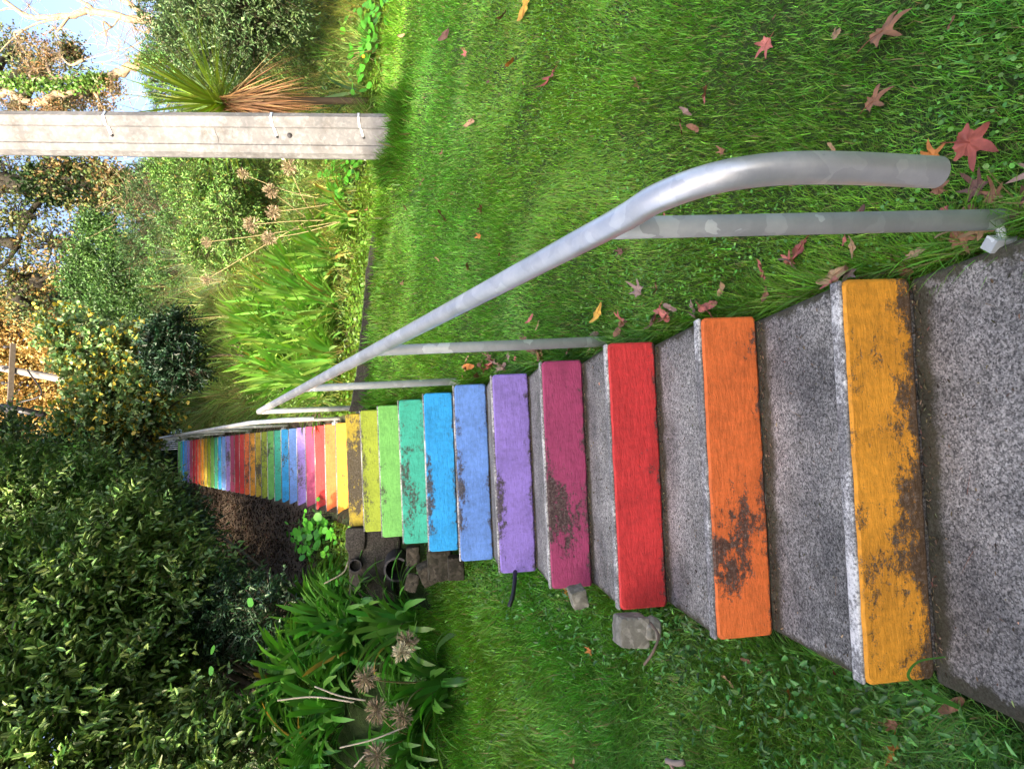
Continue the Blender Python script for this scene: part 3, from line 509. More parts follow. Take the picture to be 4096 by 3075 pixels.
hd = [(545, 485, 6.0, .085), (590, 458, 5.6, .07), (585, 412, 5.9, .075), (582, 515, 5.5, .07), (525, 376, 6.2, .06), (625, 362, 5.6, .08), (447, 523, 6.6, .06), (447, 603, 6.6, .06)]
for i, (x, y) in enumerate([(2.85, 5.3), (3.2, 5.6), (3.05, 6.1)]):
    hh = [P3(v, yy, Y)+(r, 1) for v, yy, Y, r in hd[i::3]]; hh = [(a_[0], a_[1], a_[2], a_[3]*1.35, 1) for a_ in hh]
    agapanthus(x, y, 48, .42, 'sunlit strap-leaved clump with dried flower heads near the pole, %s' % ('lowest on the bank', 'in the middle', 'highest on the bank')[i], ga, hh, base=(.15, .32, .05), wid=(.024, .036), rad=.14, az0=-1.5 if i else None)
gl_ = 'agapanthus clumps left of the near steps'
lf = [(-1.18, 2.95), (-1.55, 2.75), (-1.95, 2.85), (-1.4, 3.3), (-1.85, 3.25), (-2.35, 2.9), (-2.3, 3.35), (-1.2, 3.3), (-1.35, 3.75), (-1.75, 3.75), (-2.2, 3.8), (-1.5, 4.2), (-2.0, 4.25), (-2.6, 4.1), (-1.45, 4.6), (-2.7, 3.3)]
lh = [(868, 1408, 2.25, .062, 2), (790, 1465, 2.35, .078, 1), (815, 1535, 2.3, .074, 1), (880, 1385, 2.45, .07, 1), (868, 1545, 2.2, .07, 1), (815, 1632, 2.15, .075, 1)]
for i, (x, y) in enumerate(lf):
    hh = [P3(*q[:3])+q[3:] for q in lh[i::3]] if i < 3 else []
    agapanthus(x+.05, y+.32, 110, .56, ['glossy strap-leaved clump with a pale dried head nearest the headwall', 'glossy strap-leaved clump with tangled brown dried heads over the left grass', 'glossy strap-leaved clump with a dried head at the left edge of the grass'][i] if i < 3 else 'dark glossy strap-leaved clump in the bed left of the headwall', gl_, hh, base=(.07, .215, .035), dead=.015, wid=(.026, .042), rad=.14, el=(.5, 1.5), droop=(.8, 2.2))
# tangled dry stalks over the left clumps
for (p, q) in (((600, 1512, 2.5), (765, 1516, 2.3)), ((680, 1482, 2.5), (790, 1512, 2.35)), ((752, 1212, 3.0), (700, 1260, 2.9)), ((735, 1614, 2.4), (878, 1568, 2.2)), ((765, 1655, 2.3), (812, 1632, 2.2))):
    A, B_ = np.array(at(*p)), np.array(at(*q)); b = Bag(); P = smoothpath([A, (A+B_)/2+R.normal(0, .015, 3), B_], 6); b.add(*tube(P, .0045, 6), col=(.42, .37, .28)); o = b.build('dry_stalk', DRY, loc=A); lab(o, 'pale dry flower stalk lying across the left strap-leaved clumps', 'dry stalk', 'dry stalks fallen over the left clumps')

# grass tussocks on the bank
def tussock(cx, cy, n, L, label, group=None, base=(.16, .24, .06), w=(.008, .017), el=(.7, 1.5), droop=(.6, 2.2), rad=.12, prof='blade', nm='tussock_grass', dry=.15):
    cz = float(H(cx, cy)); a = R.uniform(0, 2*np.pi, n); r = rad*np.sqrt(R.random(n)); px = cx+r*np.cos(a); py = cy+r*np.sin(a)
    V, F, k = ribbons(np.stack([px, py, H(px, py)], 1), a, R.uniform(*el, n), R.uniform(.5*L, 1.1*L, n), R.uniform(*w, n), R.uniform(*droop, n), 6, prof)
    c = vary(base, n, k, .38, .14); d = np.repeat(R.random(n) < dry, k); c[d] = (.42, .34, .17)
    o = mk(nm, V, F, GRASS, loc=(cx, cy, cz), col=c); lab(o, label, 'grass tussock', group)
gt = 'grass tussocks on the bank right of the far steps'
for (x, y, L, n) in [(1.0, 7.4, .6, 200), (1.35, 7.9, .8, 300), (1.1, 8.3, .9, 300), (1.7, 7.8, .75, 260), (2.1, 7.8, .75, 260), (1.35, 9.2, 1.0, 300), (1.9, 8.3, 1.0, 300), (1.0, 6.4, .55, 200), (2.4, 7.8, .9, 260), (1.2, 10.5, 1.1, 300), (1.5, 11.8, 1.1, 260), (2.9, 7.0, .6, 200), (3.2, 6.6, .55, 200), (2.7, 7.4, .6, 200), (3.5, 7.4, .7, 200), (2.8, 8.6, 1.0, 260), (3.9, 6.2, .5, 180)]:
    tussock(x, y, n, L, 'arching olive green grass tussock on the shaded bank beside the far steps', gt, base=(.27, .38, .12))
for (x, y) in [(3.1, 8.2), (3.7, 8.9), (2.5, 9.3), (4.2, 8.1), (3.5, 9.9), (4.6, 9.2)]:
    tussock(x, y, 240, 1.15, 'grey green feathery tussock high on the bank below the trees', 'feathery tussocks high on the bank', base=(.24, .31, .18), w=(.005, .011), el=(1.0, 1.5), droop=(.5, 1.8), dry=.35)
for (x, y, l) in [(3.75, 4.85, 'hiding the foot of the spiky tree'), (4.8, 5.0, 'at the right edge'), (3.7, 5.35, 'behind the pole'), (5.4, 5.9, 'far right on the bank')]:
    tussock(x, y, 320, .6, 'rough green grass tussock '+l, 'rough tussocks right of the pole', base=(.12, .22, .04), w=(.005, .01))
# flax
cx, cy = 4.45, 5.3; t = thing('flax', (cx, cy, float(H(cx, cy))), 'few broad grey green arching flax blades right of the pole', 'plant')
V, F, k = ribbons(np.tile([cx, cy, float(H(cx, cy))], (7, 1)), np.array([2.6, 3.4, 1.2, 4.4, 5.2, 0.2, 3.0]), np.array([1.4, 1.1, 1.2, 1.0, 1.2, 1.0, 1.25]), np.array([1.1, .9, 1., .8, .9, .8, 1.3]), .045, np.array([.6, 1.6, .7, 1.2, 1.1, 1.8, .5]), 10, 'spear'); mk('blades', V, F, STRAP, t, col=vary((.10, .17, .08), 7, k))

# ------------------------------------------------------------------ cabbage tree beside the pole
c = np.array(at(478, 222, 5.1)); t = thing('cabbage_tree', (c[0], c[1], float(H(c[0], c[1]))), 'spiky yellow green cabbage tree with a skirt of dead brown leaves behind the pole', 'tree')
b = Bag(); b.add(*tube(smoothpath([(c[0]+.05, c[1], float(H(c[0], c[1]))-.05), (c[0]+.03, c[1], c[2]-.5), c], 5), .04, 10), col=(.06, .045, .03)); b.build('trunk', DRY, t)
n = 190; a = R.uniform(0, 6.283, n); V, F, k = ribbons(c+R.normal(0, .03, (n, 3)), a, np.arcsin(R.uniform(-.25, 1, n)), R.uniform(.75, 1.12, n), R.uniform(.022, .034, n), R.uniform(.0, .35, n), 6, 'spear'); mk('crown', V, F, STRAP, t, col=vary((.17, .25, .03), n, k, .25, .1))
n = 330; a = R.uniform(0, 6.283, n); V, F, k = ribbons(c+R.normal(0, .035, (n, 3))-[0, 0, .05], a, R.uniform(-1.5, -.8, n), R.uniform(.6, 1.12, n), R.uniform(.014, .028, n), R.uniform(-.1, .5, n), 6, 'spear'); mk('dead_leaves', V, F, DRY, t, col=vary((.34, .20, .10), n, k, .35, .08))
c = np.array(at(390, -40, 8)); t = thing('cabbage_tree', (c[0], c[1], float(H(c[0], c[1]))), 'spiky leaved cabbage tree half cut off at the right edge on the bank', 'tree')
b = Bag(); b.add(*tube([(c[0], c[1], float(H(c[0], c[1]))-.1), c], .05, 8), col=(.1, .08, .05)); b.build('trunk', DRY, t)
n = 130; a = R.uniform(0, 6.283, n); V, F, k = ribbons(c+R.normal(0, .03, (n, 3)), a, np.arcsin(R.uniform(-.4, 1, n)), R.uniform(.7, 1., n), .03, R.uniform(.0, .4, n), 5, 'spear'); mk('crown', V, F, STRAP, t, col=vary((.16, .24, .04), n, k, .25, .1))

# ------------------------------------------------------------------ nasturtium patches: round leaves on stalks
def nasturtium(pts, label, r=(.022, .05), h=(.05, .22), flower=0, base=(.06, .26, .02)):
    pts = np.array(pts); N = len(pts); t = thing('nasturtium', pts.mean(0), label, 'plant', 'nasturtium patches'); hh = R.uniform(*h, N); top = pts+np.stack([R.normal(0, .02, N), R.normal(-.03, .02, N), hh], 1)
    V, F = discs(top, R.normal(0, .3, (N, 3))+[0, -.75, .8], R.uniform(*r, N), 10, .06); mk('round_leaves', V, F, LEAF, t, col=vary(base, N, 11, .2, .08))
    V, F = tubes(pts, top, np.full(N, .0018), np.full(N, .0012), 4); mk('stalks', V, F, LEAF, t, col=(.12, .2, .05))['kind'] = 'stuff'
    if flower:
        k = R.choice(N, flower); V, F = discs(top[k]+[0, -.03, .02], np.tile([0, -1, .3], (flower, 1)), R.uniform(.02, .03, flower), 7, .5); mk('flowers', V, F, LEAF, t, col=(.85, .38, .02))
def blob(cx, cy, sx, sy, n):
    x = R.normal(cx, sx, n); y = R.normal(cy, sy, n); return np.stack([x, y, H(x, y)], 1)
nasturtium(blob(-.72, 5.35, .13, .28, 120), 'nasturtium patch of round leaves on the dirt left of the far steps')
nasturtium(blob(4.9, 4.95, .3, .22, 110), 'nasturtium with a yellow flower in rough grass right of the pole', flower=2)
nasturtium(blob(3.45, 5.5, .20, .2, 130), 'nasturtium patch of round leaves just left of the pole')
nasturtium(blob(.75, 8.7, .08, .25, 60), 'low round-leaved creeper spilling over the far steps from the right', r=(.02, .04), base=(.03, .12, .02))
nasturtium(blob(-.98, 3.75, .1, .12, 40), 'small nasturtium leaves on the sunlit edge above the headwall', r=(.015, .03))
nasturtium(np.array([at(465, 1440, 3.2), at(470, 1405, 3.2), at(545, 1290, 3.3)]), 'three lone round leaves hanging before the dark hollow in the shrub', h=(.0, .02), r=(.018, .035), base=(.05, .17, .02))
#PART3
# ------------------------------------------------------------------ shrubs and trees
PXM = lambda Y: (Y+1.17)/1216.           # metres per display pixel at depth Y
def shrub(name, label, lobes, per, L, w, base, cat='shrub', group=None, tl=.32, nl=11, foot=None, mat=None, up=.55, hueshift=None, stems=10, br=.3, face=True, shell=(.72, 1.06)):
    """lobes: (x, y, z, r); leafy twigs growing out of uneven lobes"""
    lb_ = np.array([l[:3] for l in lobes], float); rr = np.array([l[3] for l in lobes]); n = int(per*len(lobes)*1.0)
    t = thing(name, foot if foot is not None else (lb_[0][0], lb_[0][1], float(H(lb_[0][0], lb_[0][1]))), label, cat, group)
    k = R.choice(len(lobes), n, p=rr**2/(rr**2).sum()); u = nrm(R.normal(0, 1, (n, 3))); tocam = nrm(CP-lb_.mean(0))
    if face: fl = ((u@tocam) < -.15) & (R.random(n) < .75); u[fl] = u[fl]-2*(u[fl]@tocam)[:, None]*tocam
    lump = 1+.14*np.sin(u[:, 0]*5+k)+.12*np.sin(u[:, 1]*7+k*2)+.12*np.sin(u[:, 2]*6+k*3)
    s = R.uniform(*shell, n)*lump; P = lb_[k]+u*(rr[k]*s)[:, None]*[1, 1, .95]
    inside = np.zeros(n, bool)
    for j in range(len(lobes)): inside |= (np.linalg.norm(P-lb_[j], axis=1) < rr[j]*.66)
    keep = ~inside & (P[:, 2] > H(P[:, 0], P[:, 1])+.03); P, u, k = P[keep], u[keep], k[keep]; n = len(P)
    d = nrm(u*.8+np.array([0, 0, up])+R.normal(0, .38, (n, 3))); tt = np.linspace(.05, 1, nl)
    sag = np.array([0, 0, -1.])*(tt**2)[None, :, None]*.22*tl; Lp = P[:, None]+d[:, None]*(tt*tl)[None, :, None]*R.uniform(.6, 1.25, (n, 1, 1))+sag
    sd_ = nrm(np.cross(d, nrm(R.normal(0, 1, (n, 3))))); alt = np.where(np.arange(nl) % 2 == 0, 1, -1)[None, :, None]
    D = nrm(d[:, None]*.75+sd_[:, None]*alt*.8+R.normal(0, .22, (n, nl, 3))+np.array([0, 0, -.12])); Nn = nrm(u[:, None]*.35+np.array([0, 0, .8])+R.normal(0, .35, (n, nl, 3)))
    N = n*nl; V, F = leaves(Lp.reshape(-1, 3), D.reshape(-1, 3), Nn.reshape(-1, 3), L*R.uniform(.6, 1.25, N), w*R.uniform(.7, 1.2, N), .3, .2)
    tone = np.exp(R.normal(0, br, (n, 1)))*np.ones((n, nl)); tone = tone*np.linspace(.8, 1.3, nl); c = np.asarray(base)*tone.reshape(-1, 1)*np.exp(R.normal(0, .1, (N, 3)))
    if hueshift is not None: q = R.random(N) < hueshift[1]; c[q] = np.asarray(hueshift[0])*np.exp(R.normal(0, .2, (q.sum(), 1)))
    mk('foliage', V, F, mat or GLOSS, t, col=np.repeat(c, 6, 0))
    # woody frame: stems from the foot into each lobe, twigs from lobe centres out
    b = Bag(); ft = OFF[t.name]
    for j, l in enumerate(lb_ if stems else []): b.add(*tube(smoothpath([ft+R.normal(0, .1, 3)*[1, 1, 0]-[0, 0, .1], (ft+l)/2+R.normal(0, .12, 3), l], 5), np.linspace(.03, .015, 11)*min(1.5, rr[j]+.4), 6))
    m = min(n, 260*len(lobes)); q = R.choice(n, m, replace=False); V, F = tubes(lb_[k[q]]*.45+P[q]*.55, P[q]+d[q]*tl*.8, np.full(m, .006), np.full(m, .002), 4); b.add(V, F); b.build('branches', BARK, t, tagc=False)
    return t
def im(*ls): return [tuple(at(v, y, Y))+(r,) for v, y, Y, r in ls]
GL = (.12, .20, .055)
shrub('shrub', 'huge glossy dark green shrub filling the left beside the dried flower heads', im((90, 1330, 5.6, .85), (260, 1260, 5.7, .75), (60, 1520, 4.9, .85), (230, 1430, 5.2, .65), (120, 1640, 4.4, .75), (-60, 1450, 5.2, .8), (340, 1330, 5.3, .45), (420, 1640, 4.2, .35), (520, 1640, 4.0, .22)), 1250, .086, .037, GL, foot=(-2.3, 5.3, float(H(-2.3, 5.3))), hueshift=((.10, .15, .03), .10), tl=.34)
shrub('shrub', 'tall dark glossy shrub leaning over the far steps from the left', im((60, 1150, 7.4, .9), (190, 1130, 7.6, .75), (60, 1090, 8.6, .7), (-60, 1150, 8, .9), (280, 1140, 7.4, .55), (170, 1050, 9.0, .5), (250, 1220, 6.6, .6), (290, 1060, 9.5, .42)), 1150, .084, .036, (.105, .18, .05), foot=(-1.6, 8, float(H(-1.6, 8))), tl=.36)
shrub('shrub', 'low dark skirt of glossy foliage over the dirt bank', im((410, 1290, 5.8, .42), (480, 1330, 5.3, .30), (540, 1320, 5.0, .22), (400, 1160, 7.0, .30), (370, 1110, 8., .28), (590, 1330, 4.6, .18), (440, 1440, 7.0, .5), (490, 1550, 6.4, .45), (420, 1610, 6.6, .55), (520, 1420, 6.2, .35), (560, 1520, 5.8, .3)), 620, .06, .027, (.04, .085, .04), foot=(-1.5, 5.6, float(H(-1.5, 5.6))), tl=.24, nl=9)
shrub('tree', 'dark leafy tree closing the view above the top of the far steps', im((240, 960, 15, .8), (290, 985, 15.5, .9), (190, 1030, 16, 1.2), (335, 1040, 15, .6), (330, 1100, 14.5, 1.2), (380, 1090, 14.3, .8), (240, 1080, 15, 1.3), (310, 935, 17, .5), (385, 1010, 15.3, .4)), 900, .13, .06, (.02, .045, .014), cat='tree', foot=(-1., 15.2, 7.9), tl=.5, nl=10)
shrub('tree', 'mostly unseen dark tree added behind the tall shrub to shade the topmost steps', im((120, 1160, 10.5, 1.2), (180, 1120, 12.5, 1.2), (60, 1090, 13, 1.3), (-60, 1120, 11, 1.4), (-120, 1020, 13, 1.5), (250, 1110, 12, .8))+[(-2.2, 8.2, 7.6, 1.), (-2.6, 8.8, 8.7, 1.), (-1.7, 9.6, 8.2, .9), (-2.2, 10.6, 9.3, 1.1), (-1.3, 7.3, 6.4, .6), (0, 10, 10.9, 1.2), (-.6, 11.6, 11.2, 1.2), (-.1, 8.7, 9.9, .9), (-1.1, 9.5, 10, 1.1), (-.9, 13, 11.5, 1.2)], 420, .13, .06, (.05, .10, .03), cat='tree', foot=(-2, 11.5, float(H(-2, 11.5))), tl=.45, nl=9)  # hidden and out-of-frame lobes added to keep sun and sky off the upper steps
shrub('shrub', 'dark blue green glossy shrub among grasses above the bright clumps', im((365, 755, 7.6, .28), (385, 715, 7.8, .22), (395, 795, 7.4, .24)), 330, .065, .035, (.018, .045, .022), foot=(1.8, 7.6, float(H(1.8, 7.6))), tl=.2, nl=8)
shrub('shrub', 'yellowing heart-leaved shrub standing above the grasses near the far rail', im((170, 750, 9.5, .38), (235, 800, 9.5, .5), (270, 880, 9.3, .5), (200, 890, 9.7, .42), (290, 760, 9.3, .35), (320, 850, 9.1, .35), (130, 700, 9.8, .2), (310, 920, 9.2, .3)), 360, .085, .075, (.12, .20, .08), foot=(1.7, 9.5, float(H(1.7, 9.5))), hueshift=((.42, .34, .05), .20), mat=LEAF, tl=.3, nl=8, shell=(.3, 1.08), up=.2)
shrub('hedge', 'grey green glossy leaved hedge at the right edge beyond the strip', im((470, 30, 5.6, .42), (540, 50, 5.3, .36), (430, 80, 6.2, .4), (500, 110, 5.8, .28), (560, -10, 5.2, .4), (410, 0, 6.3, .5), (470, -60, 5.6, .5)), 620, .05, .022, (.075, .13, .05), cat='hedge', stems=0, foot=(5, 5.6, float(H(5, 5.6))), tl=.22, nl=10)
gs = 'low shrubs along the top of the bank'
for q, (lb2, col, lb_) in enumerate([(((400, 560, 9.5, .5), (420, 500, 9, .45), (380, 620, 10, .5)), (.08, .17, .045), 'soft green shrub below the leafy green tree'), (((430, 400, 8, .45), (450, 340, 7.5, .4), (400, 370, 9, .5), (500, 395, 7, .3)), (.11, .22, .05), 'small leaved green shrub just left of the pole'), (((380, 180, 9.5, .5), (400, 130, 9, .5), (440, 170, 8, .4)), (.09, .19, .05), 'leafy green shrub under the curved pale trunk'), (((470, 430, 7.2, .35), (500, 480, 6.8, .28), (455, 520, 7.6, .35)), (.13, .24, .06), 'fresh green leafy shrub above the dried flower heads'), (((340, 470, 11, .6), (360, 400, 11.5, .6), (330, 540, 12, .6)), (.06, .13, .045), 'dark shrub mass at the foot of the ivy covered trunk')]):
    L3 = im(*lb2); shrub('shrub', lb_, L3, 520, .045, .022, col, foot=(L3[0][0], L3[0][1], float(H(L3[0][0], L3[0][1]))), group=gs, stems=0, mat=LEAF, tl=.22, nl=10, hueshift=((.2, .2, .04), .06))

def tree(name, label, trunks, lobes, nl, L, w, cols, crad, bark=DARKBARK, group=None, twigs=1.0, ncl=None, mat=None, leafname='crown'):
    """trunks: list of ([points], r0, r1); lobes (x,y,z,r,clusters); leaves gather round twig ends"""
    b0 = np.array(trunks[0][0][0], float); t = thing(name, b0, label, 'tree', group); b = Bag()
    allp = []
    for pts, r0, r1 in trunks:
        P = smoothpath(pts, 8); P = P+R.normal(0, r1*.35, P.shape); b.add(*tube(P, np.linspace(r0, r1, len(P)), 9)); allp.append(P)
    allp = np.vstack(allp); C = []
    for (x, y, z, r, nc) in lobes:
        c = np.array([x, y, z]); j = allp[np.argmin(np.linalg.norm(allp-c+[0, 0, r*.6], axis=1))]
        P = smoothpath([j, (j+c)/2+R.normal(0, r*.15, 3), c], 6); b.add(*tube(P, np.linspace(trunks[0][2]*.8, trunks[0][2]*.25, len(P)), 6))
        u = nrm(R.normal(0, 1, (nc, 3)))*(R.random((nc, 1))**.45)*r*[1, 1, .85]; e = c+u*(1+.2*np.sin(u*6/r)); C.append(e)
        m = nc; mid = c+(e-c)*.5+R.normal(0, r*.12, (m, 3)); V, F = tubes(np.tile(c, (m, 1))*.7+P[-3]*.3, mid, np.full(m, trunks[0][2]*.16*twigs), np.full(m, trunks[0][2]*.10*twigs), 4); b.add(V, F); V, F = tubes(mid, e, np.full(m, trunks[0][2]*.10*twigs), np.full(m, trunks[0][2]*.03), 4); b.add(V, F)
    b.build('trunk', bark, t, tagc=False)
    if nl:
        C = np.vstack(C); N = len(C)*nl; P = np.repeat(C, nl, 0)+R.normal(0, crad, (N, 3)); V, F = leaves(P, R.normal(0, 1, (N, 3))+[0, 0, -.3], R.normal(0, 1, (N, 3))+[0, 0, .6], L*R.uniform(.6, 1.3, N), w*R.uniform(.6, 1.3, N))
        k = R.choice(len(cols), len(C)); c = np.array(cols)[k]*np.exp(R.normal(0, .25, (len(C), 1))); c = np.repeat(c, nl, 0)*np.exp(R.normal(0, .18, (N, 1))); mk(leafname, V, F, mat or LEAF, t, col=np.repeat(c, 6, 0))
    return t
def iml(Y, nc, *ls): return [tuple(at(v, y, Y+dy))+(r*PXM(Y), nc) for v, y, r, dy in ls]
def tp(Y, *ps): return [tuple(at(v, y, Y)) for v, y in ps]
tree('autumn_tree', 'tall golden autumn tree behind the leaning wooden power pole', [(tp(30, (420, 900), (250, 960), (165, 985), (90, 930), (20, 860)), .28, .10), (tp(30, (165, 985), (80, 1010), (-40, 1040)), .14, .06), (tp(30, (400, 760), (250, 740), (120, 700), (-20, 690)), .25, .09)],
     iml(30, 230, (30, 690, 75, 0), (110, 640, 60, -1), (60, 790, 80, 1), (150, 740, 70, 0), (150, 860, 70, 1), (40, 900, 75, 0), (120, 940, 60, 2), (200, 690, 55, 0), (200, 930, 55, 1), (-40, 800, 80, 0), (230, 800, 60, 2), (-50, 680, 70, 1), (20, 980, 60, 1), (250, 640, 40, 0)),
     22, .17, .12, [(.50, .33, .11), (.42, .27, .09), (.34, .25, .08), (.46, .36, .12), (.20, .16, .06)], .30)
tree('oak_tree', 'large brown and green leaved tree with a dark ivy clad trunk', [(tp(18, (420, 412), (320, 410), (180, 405), (60, 398), (-60, 400)), .42, .28), (tp(18, (190, 405), (130, 330), (60, 260), (-20, 200)), .10, .04), (tp(18, (230, 410), (200, 480), (170, 560), (100, 600), (20, 640)), .10, .03), (tp(18, (110, 402), (60, 470), (20, 560), (-40, 600)), .10, .04), (tp(18, (120, 400), (90, 330), (20, 300)), .13, .05), (tp(18, (300, 410), (250, 460), (235, 520)), .1, .04)],
     iml(18, 55, (40, 470, 70, 0), (120, 360, 55, -.5), (110, 530, 65, 0), (200, 470, 50, 0), (190, 370, 45, -.4), (265, 440, 40, -.5), (30, 600, 65, 0), (60, 280, 60, 0), (130, 220, 50, 0), (80, 150, 60, 0), (30, 110, 50, 1), (170, 560, 45, .5), (20, 380, 60, 0), (150, 110, 30, 1), (190, 190, 25, .5), (240, 390, 30, -.6), (60, 660, 45, 1), (-40, 520, 60, 0), (-40, 300, 60, 0), (280, 400, 30, -.6)),
     17, .11, .075, [(.09, .12, .035), (.07, .12, .035), (.18, .12, .045), (.06, .10, .03), (.11, .11, .035)], .19, twigs=.5)
nI = 5200; Pt = smoothpath(tp(18, (340, 411), (320, 410), (180, 405), (70, 399)), 10); q = R.integers(0, len(Pt), nI); u = nrm(R.normal(0, 1, (nI, 3))*[1, 1, .3])
oak = [o for o in S.objects if o.name == 'oak_tree'][0]; V, F = leaves(Pt[q]+u*R.uniform(.34, .6, (nI, 1))+R.normal(0, .12, (nI, 3)), u+R.normal(0, .6, (nI, 3)), R.normal(0, 1, (nI, 3)), .13, .10); mk('ivy', V, F, LEAF, oak, col=vary((.016, .04, .012), nI, 6, .3))
tree('green_tree', 'dense fresh green tree left of the ivy clad trunk', [(tp(15, (420, 590), (300, 590), (200, 580), (150, 590)), .18, .07), (tp(15, (320, 590), (270, 530), (220, 520)), .09, .04)],
     iml(15, 120, (190, 560, 45, 0), (250, 530, 40, 0), (170, 620, 38, .4), (250, 600, 50, -.3), (300, 560, 45, 0), (310, 640, 45, 0), (230, 660, 38, .5), (340, 500, 35, 0), (210, 490, 28, 0), (345, 590, 35, -.5), (340, 680, 35, 0)),
     26, .085, .045, [(.055, .13, .03), (.04, .10, .025), (.08, .17, .035)], .15)
tree('leafy_tree', 'dark fine leaved tree in front of the golden crown', [(tp(20, (400, 700), (300, 690), (180, 680)), .12, .05)], iml(20, 60, (230, 700, 30, 0), (280, 720, 30, 0), (180, 690, 25, 0), (270, 670, 28, 0), (330, 720, 35, 0), (130, 650, 25, 0), (330, 640, 25, 0)), 16, .09, .05, [(.05, .09, .035), (.04, .08, .03)], .16)
# bare pale tree and the leaning trunk with ivy
Y = 11
tree('bare_tree', 'bare pale branched tree against the sky at the top right corner', [(tp(Y, (470, 60), (400, 50), (314, 46), (205, 26), (150, 34), (68, 38), (10, 2)), .10, .04), (tp(Y, (470, 120), (373, 82), (310, 30), (250, -12)), .085, .05), (tp(Y, (205, 26), (185, 8), (130, -20)), .05, .02), (tp(Y, (150, 36), (60, 60), (-20, 130)), .025, .01), (tp(Y, (68, 38), (30, 20), (-10, 24)), .03, .012), (tp(Y, (260, 36), (240, 60), (200, 80)), .02, .008), (tp(Y, (330, 50), (300, 95), (180, 130)), .018, .006)],
     iml(Y, 34, (120, 60, 55, 0), (40, 90, 50, 0), (230, 80, 45, 0), (60, 10, 50, 0), (200, 0, 45, 0), (290, 60, 35, 0), (130, 120, 40, 0)), 0, .05, .03, [(.2, .1, .05)], .1, bark=PALEBARK, twigs=.55)
Y = 12
ct = tree('leaning_tree', 'leaning curved pale trunk with bright ivy on its upper bends', [(tp(Y, (450, 110), (376, 120), (308, 137), (239, 164), (191, 178), (137, 198), (85, 222), (44, 215), (18, 200), (-30, 214)), .11, .07), (tp(Y, (200, 176), (120, 172), (60, 185), (-20, 175)), .06, .03), (tp(Y, (44, 215), (46, 260)), .03, .02)],
     iml(Y, 46, (70, 150, 40, 0), (100, 110, 30, .5), (170, 215, 35, .5), (220, 230, 25, .5), (30, 240, 30, 0), (110, 235, 30, 0), (240, 190, 20, 0)), 11, .055, .035, [(.16, .12, .05), (.12, .11, .04), (.22, .12, .05)], .1, bark=PALEBARK, twigs=.5)
nI = 1500; Pt = np.vstack([smoothpath(tp(Y-.1, (225, 168), (191, 176), (137, 186), (60, 185), (0, 178)), 12), smoothpath(tp(Y-.1, (370, 112), (320, 128), (300, 136)), 6)]); q = R.integers(0, len(Pt), nI)
V, F = leaves(Pt[q]+R.normal(0, .09, (nI, 3)), R.normal(0, 1, (nI, 3)), R.normal(0, .5, (nI, 3))+[0, -1, .5], .075, .065); mk('ivy', V, F, LEAF, ct, col=vary((.10, .20, .035), nI, 6, .3))
# tangles of dry twigs on the bank
for (v, y, Yd, s, l) in ((340, 95, 9.5, .55, 'tangle of bare brown twigs under the bare pale tree'), (350, 430, 12, .6, 'tangle of bare brown twigs below the ivy clad trunk')):
    c = np.array(at(v, y, Yd)); m = 260; A = c+R.normal(0, 1, (m, 3))*[s, .3, s*.7]; D = nrm(R.normal(0, 1, (m, 3))*[1, .4, .4]+[.3, 0, .4]); V, F = tubes(A, A+D*R.uniform(.3, .9, (m, 1)), np.full(m, .006), np.full(m, .002), 4); o = mk('brushwood', V, F, DRY, loc=c-[0, 0, s], col=(.30, .22, .14)); lab(o, l, 'brushwood'); o['kind'] = 'stuff'
# undergrowth over the whole bank
x = R.uniform(.62, 9, 90000); y = R.uniform(5.2, 15, 90000); m = inview(x, y, .2) & (x > .62+.027*(y-5)); x, y = x[m], y[m]; N = len(x); lumpy = .5+.5*np.sin(x*3.1+y*1.3)*np.cos(y*2.7-x); el_ = R.uniform(.1, 1.3, N); az_ = R.uniform(0, 6.283, N)
V, F = leaves(np.stack([x, y, H(x, y)+R.uniform(0, .08, N)+lumpy*R.uniform(0, .42, N)*sst(5.2, 6.5, y)], 1), np.stack([np.cos(az_), np.sin(az_)-.4, el_], 1), R.normal(0, .4, (N, 3))+[0, -.7, .7], R.uniform(.03, .08, N), R.uniform(.014, .034, N))
cc = np.where(lumpy[:, None] > .5, (.14, .24, .05), (.09, .18, .05)); o = mk('undergrowth', V, F, LEAF, col=np.repeat(cc*np.exp(R.normal(0, .3, (N, 1)))*np.exp(R.normal(0, .1, (N, 3))), 6, 0)); lab(o, 'mixed low green undergrowth covering the bank', 'undergrowth', kind='stuff')
a_, b2 = scatter(.62, 9, 5.2, 14, 60000); m = inview(a_, b2, .2) & (a_ > .64+.027*(b2-5)); grassfield('bank_grass', 'rough uncut grass growing through the bank undergrowth', (a_[m], b2[m]), (.18, .45), (.003, .005), (.20, .28, .08), nseg=4, droop=(.5, 1.8))
a_, b2 = scatter(-2.6, 2.5, 13.4, 15, 5000); m = np.abs(a_-.22) > .55; grassfield('top_grass', 'dark ferny growth either side of the top step', (a_[m], b2[m]), (.2, .5), (.006, .012), (.04, .07, .02), nseg=3)

